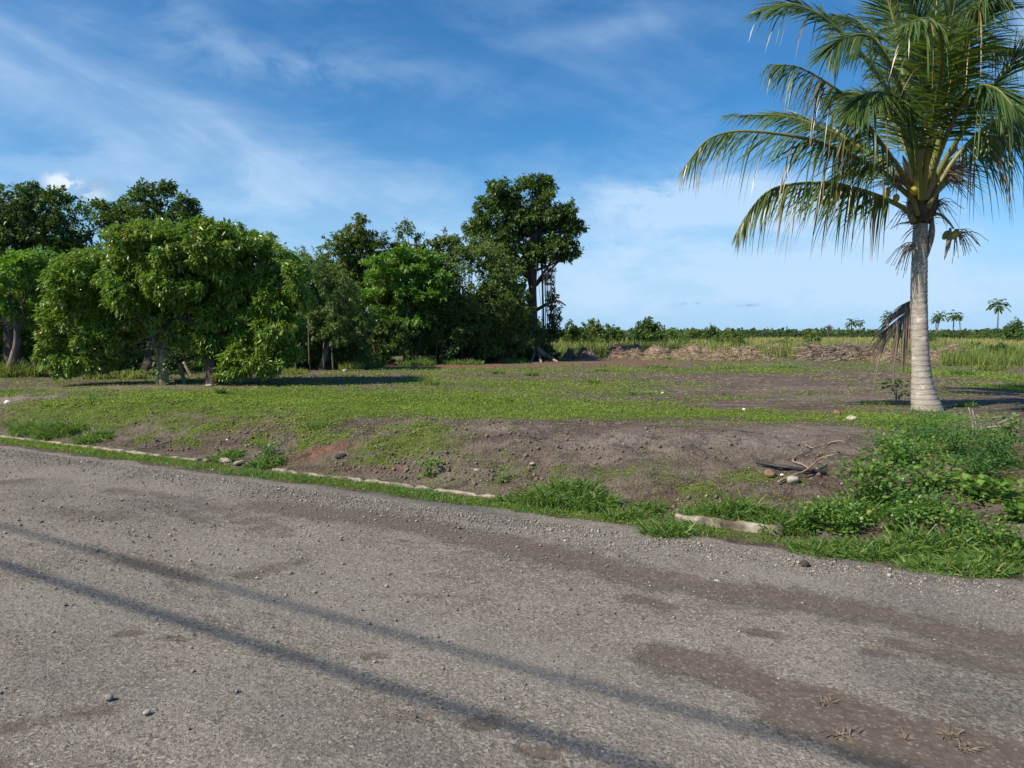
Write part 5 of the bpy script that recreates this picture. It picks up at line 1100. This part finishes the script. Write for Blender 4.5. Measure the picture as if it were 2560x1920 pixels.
FR = [
 dict(pts=[(1988, 430, -.05), (1965, 330, -.2), (1930, 220, -.5), (1872, 130, -.8), (1800, 55, -1.0), (1750, 22, -1.1), (1700, 8, -1.1), (1632, 28, -1.1)], droop=.18, Lmax=.8, nh=(-.1, -.6, 1), label='long frond reaching to the upper left'),
 dict(pts=[(1982, 465, -.15), (1962, 400, -.3), (1925, 340, -.5), (1880, 278, -.7), (1850, 232, -.8), (1800, 188, -.9), (1726, 146, -1.0), (1660, 139, -1.0)], droop=.5, hang=.8, Lmax=.7, mat='palm', gap=.15, ragged=.5, label='ragged drying frond pointing left', nh=(-.2, -.5, 1)),
 dict(pts=[(1985, 430, .3), (1944, 385, .5), (1890, 340, .8), (1828, 300, 1.0), (1762, 270, 1.1), (1690, 250, 1.2), (1573, 250, 1.2)], droop=.3, Lmax=.7, nh=(0, -.4, 1)),
 dict(pts=[(1983, 440, -.1), (1944, 405, -.2), (1908, 372, -.3), (1853, 343, -.3), (1799, 318, -.4), (1744, 300, -.5), (1653, 286, -.6), (1580, 285, -.6), (1525, 305, -.6), (1478, 362, -.6)], droop=.25, Lmax=.80, nh=(0, -.45, 1), nl=130, hang=.7, label='longest frond, sweeping out level to the left', ragged=.2),
 dict(pts=[(1975, 478, -.1), (1955, 452, -.15), (1908, 428, -.2), (1846, 407, -.3), (1780, 395, -.4), (1690, 402, -.5), (1640, 430, -.5), (1592, 500, -.5)], droop=.3, hang=.9, Lmax=.72, mat='palm', nh=(0, -.4, 1), label='lowest left frond with browning tips', tintr=(.3, .94), ragged=.25),
 dict(pts=[(1990, 420, .1), (1975, 300, .1), (1955, 190, .2), (1937, 73, .3), (1915, -10, .3), (1890, -80, .3)], droop=.15, hang=.1, Lmax=.8, nh=(-.5, -1, .2)),
 dict(pts=[(1988, 430, -.3), (1975, 330, -.8), (1958, 230, -1.3), (1925, 145, -1.8), (1880, 82, -2.1), (1830, 80, -2.3), (1790, 110, -2.4)], droop=.22, hang=.38, Lmax=.95, nh=(-.2, -.6, 1), nl=100),
 dict(pts=[(1995, 420, .1), (2015, 280, .1), (2046, 84, .1), (2066, -20, .2), (2075, -120, .3)], droop=.15, hang=.1, Lmax=.8, nh=(.3, -1, .2)),
 dict(pts=[(1993, 420, .5), (2002, 250, .8), (2015, 109, .9), (2025, -10, 1.0), (2030, -110, 1)], droop=.15, hang=.1, Lmax=.8, nh=(0, -1, .3)),
 dict(pts=[(1998, 420, -.2), (2040, 260, -.5), (2075, 130, -.9), (2105, 40, -1.3), (2130, -10, -1.6), (2160, -30, -1.8)], droop=.5, Lmax=.95, nh=(.1, -1, .5)),
 dict(pts=[(1994, 430, -.4), (2004, 330, -.9), (2022, 230, -1.4), (2035, 140, -1.9), (2030, 70, -2.3), (2005, 40, -2.7), (1960, 50, -3.0)], droop=.22, hang=.32, Lmax=.95, nh=(0, -.4, 1), tintr=(.3, .94), nl=100, label='frond arching towards the viewer above the trunk'),
 dict(pts=[(2000, 430, -.2), (2040, 350, -.5), (2095, 260, -.9), (2150, 180, -1.2), (2212, 110, -1.4), (2270, 70, -1.5), (2330, 60, -1.6)], droop=.2, Lmax=.9, nh=(.1, -.5, 1)),
 dict(pts=[(2003, 450, -.2), (2054, 355, -.3), (2108, 295, -.4), (2163, 250, -.5), (2212, 225, -.6), (2270, 215, -.6), (2340, 240, -.6)], droop=.6, hang=.9, Lmax=.85, nh=(.1, -.5, 1), ragged=.3, label='lower right frond drooping at the picture edge', tintr=(.2, .94)),
 dict(pts=[(2000, 440, .2), (2050, 390, .8), (2120, 330, 1.5), (2180, 300, 2.0), (2250, 300, 2.4)], droop=.2, Lmax=.85),
 dict(pts=[(1992, 430, .3), (1960, 330, 1.0), (1915, 240, 1.7), (1850, 200, 2.2), (1780, 210, 2.6)], droop=.2, Lmax=.85),
 dict(pts=[(1994, 420, .3), (2010, 260, 1.1), (2060, 150, 1.8), (2120, 100, 2.3), (2180, 110, 2.6)], droop=.2, Lmax=.9),
 dict(pts=[(1996, 430, -.3), (2030, 330, -.9), (2070, 240, -1.6), (2110, 190, -2.2), (2150, 190, -2.6), (2190, 230, -2.9)], droop=.2, hang=.35, Lmax=.9),
 dict(pts=[(1994, 420, 0), (1990, 250, -.2), (1985, 110, -.5), (1965, 10, -.9), (1940, -50, -1.2)], droop=.2, hang=.15, Lmax=.85, nh=(-.2, -1, .3)),
 dict(pts=[(1990, 430, -.4), (1985, 350, -.8), (1965, 270, -1.2), (1930, 215, -1.6), (1885, 200, -2.0), (1840, 235, -2.2)], droop=.2, hang=.35, Lmax=.95, tintr=(.2, .9)),
 dict(pts=[(1990, 440, .5), (1960, 400, 1.3), (1900, 370, 2.0), (1840, 370, 2.5), (1780, 400, 2.8)], droop=.2, Lmax=.75),
 dict(pts=[(1996, 420, .2), (2030, 230, .6), (2075, 90, .9), (2110, 10, 1.1), (2150, -40, 1.2)], droop=.45, Lmax=.9, nh=(.2, -1, .5)),
 dict(pts=[(1992, 420, .3), (1965, 250, .8), (1920, 130, 1.2), (1860, 50, 1.5), (1800, 30, 1.6)], droop=.5, Lmax=.9, nh=(-.1, -.7, .8)),
]
for q, f in enumerate(FR): frond(seed=400 + q, **f)
# upright spear leaf
mb = MB(); add_tube(mb, spline([A(1994, 430, YP), A(1992, 360, YP - .05), A(1990, 310, YP - .1), A(1991, 270, YP - .1)], 10), [.05, .05, .05, .048, .045, .04, .03, .02, .012, .005], 8, .15); mb.build('spear_leaf', MAT['root'], palm, True)
# dead frond hanging behind the trunk
rac = frond([(1976, 645, .18), (1962, 668, .2), (1948, 694, .22), (1938, 712, .22)], Lmax=.72, droop=.6, mat='palm_dead', t0=0.0, nl=40, nh=(-.5, -1, 0), r0=.018, sweep=-.35, W=.03, seed=77, tintr=(0, .8), label='dead brown frond hanging left of the trunk', up=0)
rac.name = 'dead_frond'; rac.data.materials[0] = MAT['twig']
# coconuts
def nut(px, py, w_, h_, tilt, d, name='coconut'):
    c = A(px, py, YP + d); V, F = rock_mesh(np.zeros(3), w_ * s / 2, w_ * s / 2, h_ * s / 2, int(px), 16, 11, 0)
    th = np.linspace(-np.pi / 2, np.pi / 2, 11); V = []
    for a in th:
        rr_ = math.cos(a) * (1 + .10 * math.sin(a)); V += [(w_ * s / 2 * rr_ * math.cos(b_) * (1 + .05 * math.cos(3 * b_)), w_ * s / 2 * rr_ * math.sin(b_) * (1 + .05 * math.cos(3 * b_)), h_ * s / 2 * math.sin(a)) for b_ in np.arange(16) / 16 * 6.283]
    V = np.array(V); ct, st_ = math.cos(tilt), math.sin(tilt); V = np.stack([V[:, 0] * ct + V[:, 2] * st_, V[:, 1], -V[:, 0] * st_ + V[:, 2] * ct], -1)
    return mk(name, V + c, F, MAT['coconut'], palm, None, True)
nut(1915, 418, 15, 25, .2, -.25); nut(1936, 428, 13, 18, 0, -.2); nut(1978, 411, 21, 22, -.3, -.32); nut(2062, 507, 16, 25, .75, -.1); nut(2043, 508, 13, 22, .5, .1)
mb = MB(); add_tube(mb, spline([A(2003, 462, YP), A(2030, 463, YP), A(2048, 478, YP), A(2060, 494, YP)], 10), np.linspace(.03, .014, 10), 7); mb.build('fruit_stalk', MAT['rachis'], palm, True)
mb = MB(); r2 = rng(13)
def spray(px, py, d, n, ang0, ang1, L0, L1, nb=3, dr=.3):
    for q in range(n):
        a = r2.uniform(ang0, ang1); L_ = r2.uniform(L0, L1) * s; p = A(px + r2.normal(0, 4), py + r2.normal(0, 4), YP + d + r2.normal(0, .04)); e = p + np.array([math.cos(a) * L_, r2.normal(0, .25) * L_, math.sin(a) * L_])
        add_tube(mb, spline([p, (p + e) / 2 + np.array([0, 0, .12 * L_]), e + np.array([0, 0, -dr * L_])], 6), np.linspace(.007, .0035, 6), 4, T=r2.uniform(.1, .9))
spray(2066, 505, -.05, 34, -1.8, .3, 18, 52); spray(1972, 530, -.1, 34, -2.6 - .3, -1.9, 20, 62)
spray(2022, 385, -.15, 130, -.35, 1.0, 30, 80); spray(1965, 395, -.25, 90, 2.0, 3.5, 25, 62); spray(2015, 440, -.05, 22, -.8, .3, 15, 60); spray(1975, 450, -.1, 24, 3.1, 4.2, 15, 60)
mb.build('fruit_spikelets', MAT['twig'], palm)
mb_pts = [([(2053, 492, -.1), (2050, 520, -.1), (2040, 561, -.1)], .035), ([(2014, 465, 0), (2012, 510, 0), (2004, 556, 0)], .045), ([(2030, 400, -.1), (2060, 372, -.2), (2085, 362, -.2)], .035), ([(2035, 350, -.05), (2060, 325, -.1), (2068, 308, -.1)], .035), ([(1975, 400, -.3), (1958, 360, -.35), (1950, 335, -.4)], .04), ([(2000, 430, -.4), (2012, 380, -.45), (2006, 350, -.45)], .05)]
for pts, w_ in mb_pts:
    P = spline([A(a, b_, YP + d) for a, b_, d in pts], 9); mb = MB(); add_tube(mb, P, w_ * np.sin(np.linspace(.35, 3.1, 9)) + .003, 8, .2, 5); mb.build('dry_spathe', MAT['twig'], palm, True)

# ------------------------------------------------------------------ overhead line on the camera's side of the road (its shadow lies on the road)
HC = 7.5; off = HC / math.tan(SUN_ELEV)
def cable(pts_px, label, rad, seed):
    # shadow points on the road give the plan line; the cable hangs at height HC, sagging a little
    P = np.array([G(*p)[:2] for p in pts_px]); a, b = P[0], P[-1]; d = (b - a) / np.linalg.norm(b - a)
    t = np.linspace(-30, 30, 61); mid = (a + b) / 2; out = []
    for q in t:
        h = HC + .55 * (q / 30) ** 2; pt = mid + d * q - np.array([LDX, LDY]) * off
        out.append((pt[0], pt[1], h))
    mb = MB(); add_tube(mb, out, rad, 8); o = mb.build('overhead_cable', MAT['cable'], None, True, loc=out[0]); tag(o, label, 'cable', 'overhead cables above the road'); return out
c1 = cable([(0, 1215), (700, 1445), (1400, 1659)], 'thicker overhead cable whose shadow crosses the near road', .027, 1)
c2 = cable([(0, 1135), (900, 1365), (1860, 1640)], 'thinner overhead cable whose shadow runs farther up the road', .019, 2)
for e, lb_ in ((0, 'timber pole carrying the cables beyond the left of the road'), (-1, 'timber pole carrying the cables beyond the right of the road')):
    m1, m2 = np.array(c1[e]), np.array(c2[e]); b = (m1 + m2) / 2; t = root('utility_pole', (b[0], b[1], float(gz(b[0], b[1]))), lb_, 'utility pole')
    mb = MB(); add_tube(mb, [(b[0], b[1], -.3), (b[0], b[1], 4), (b[0], b[1], m1[2] + .4)], [.16, .14, .11], 12); mb.build('pole', MAT['polewood'], t, True)
    dd = nz(m2 - m1); mb = MB(); add_tube(mb, [m1 - dd * .3 - [0, 0, .07], m2 + dd * .3 - [0, 0, .07]], .05, 4); mb.build('crossarm', MAT['polewood'], t)
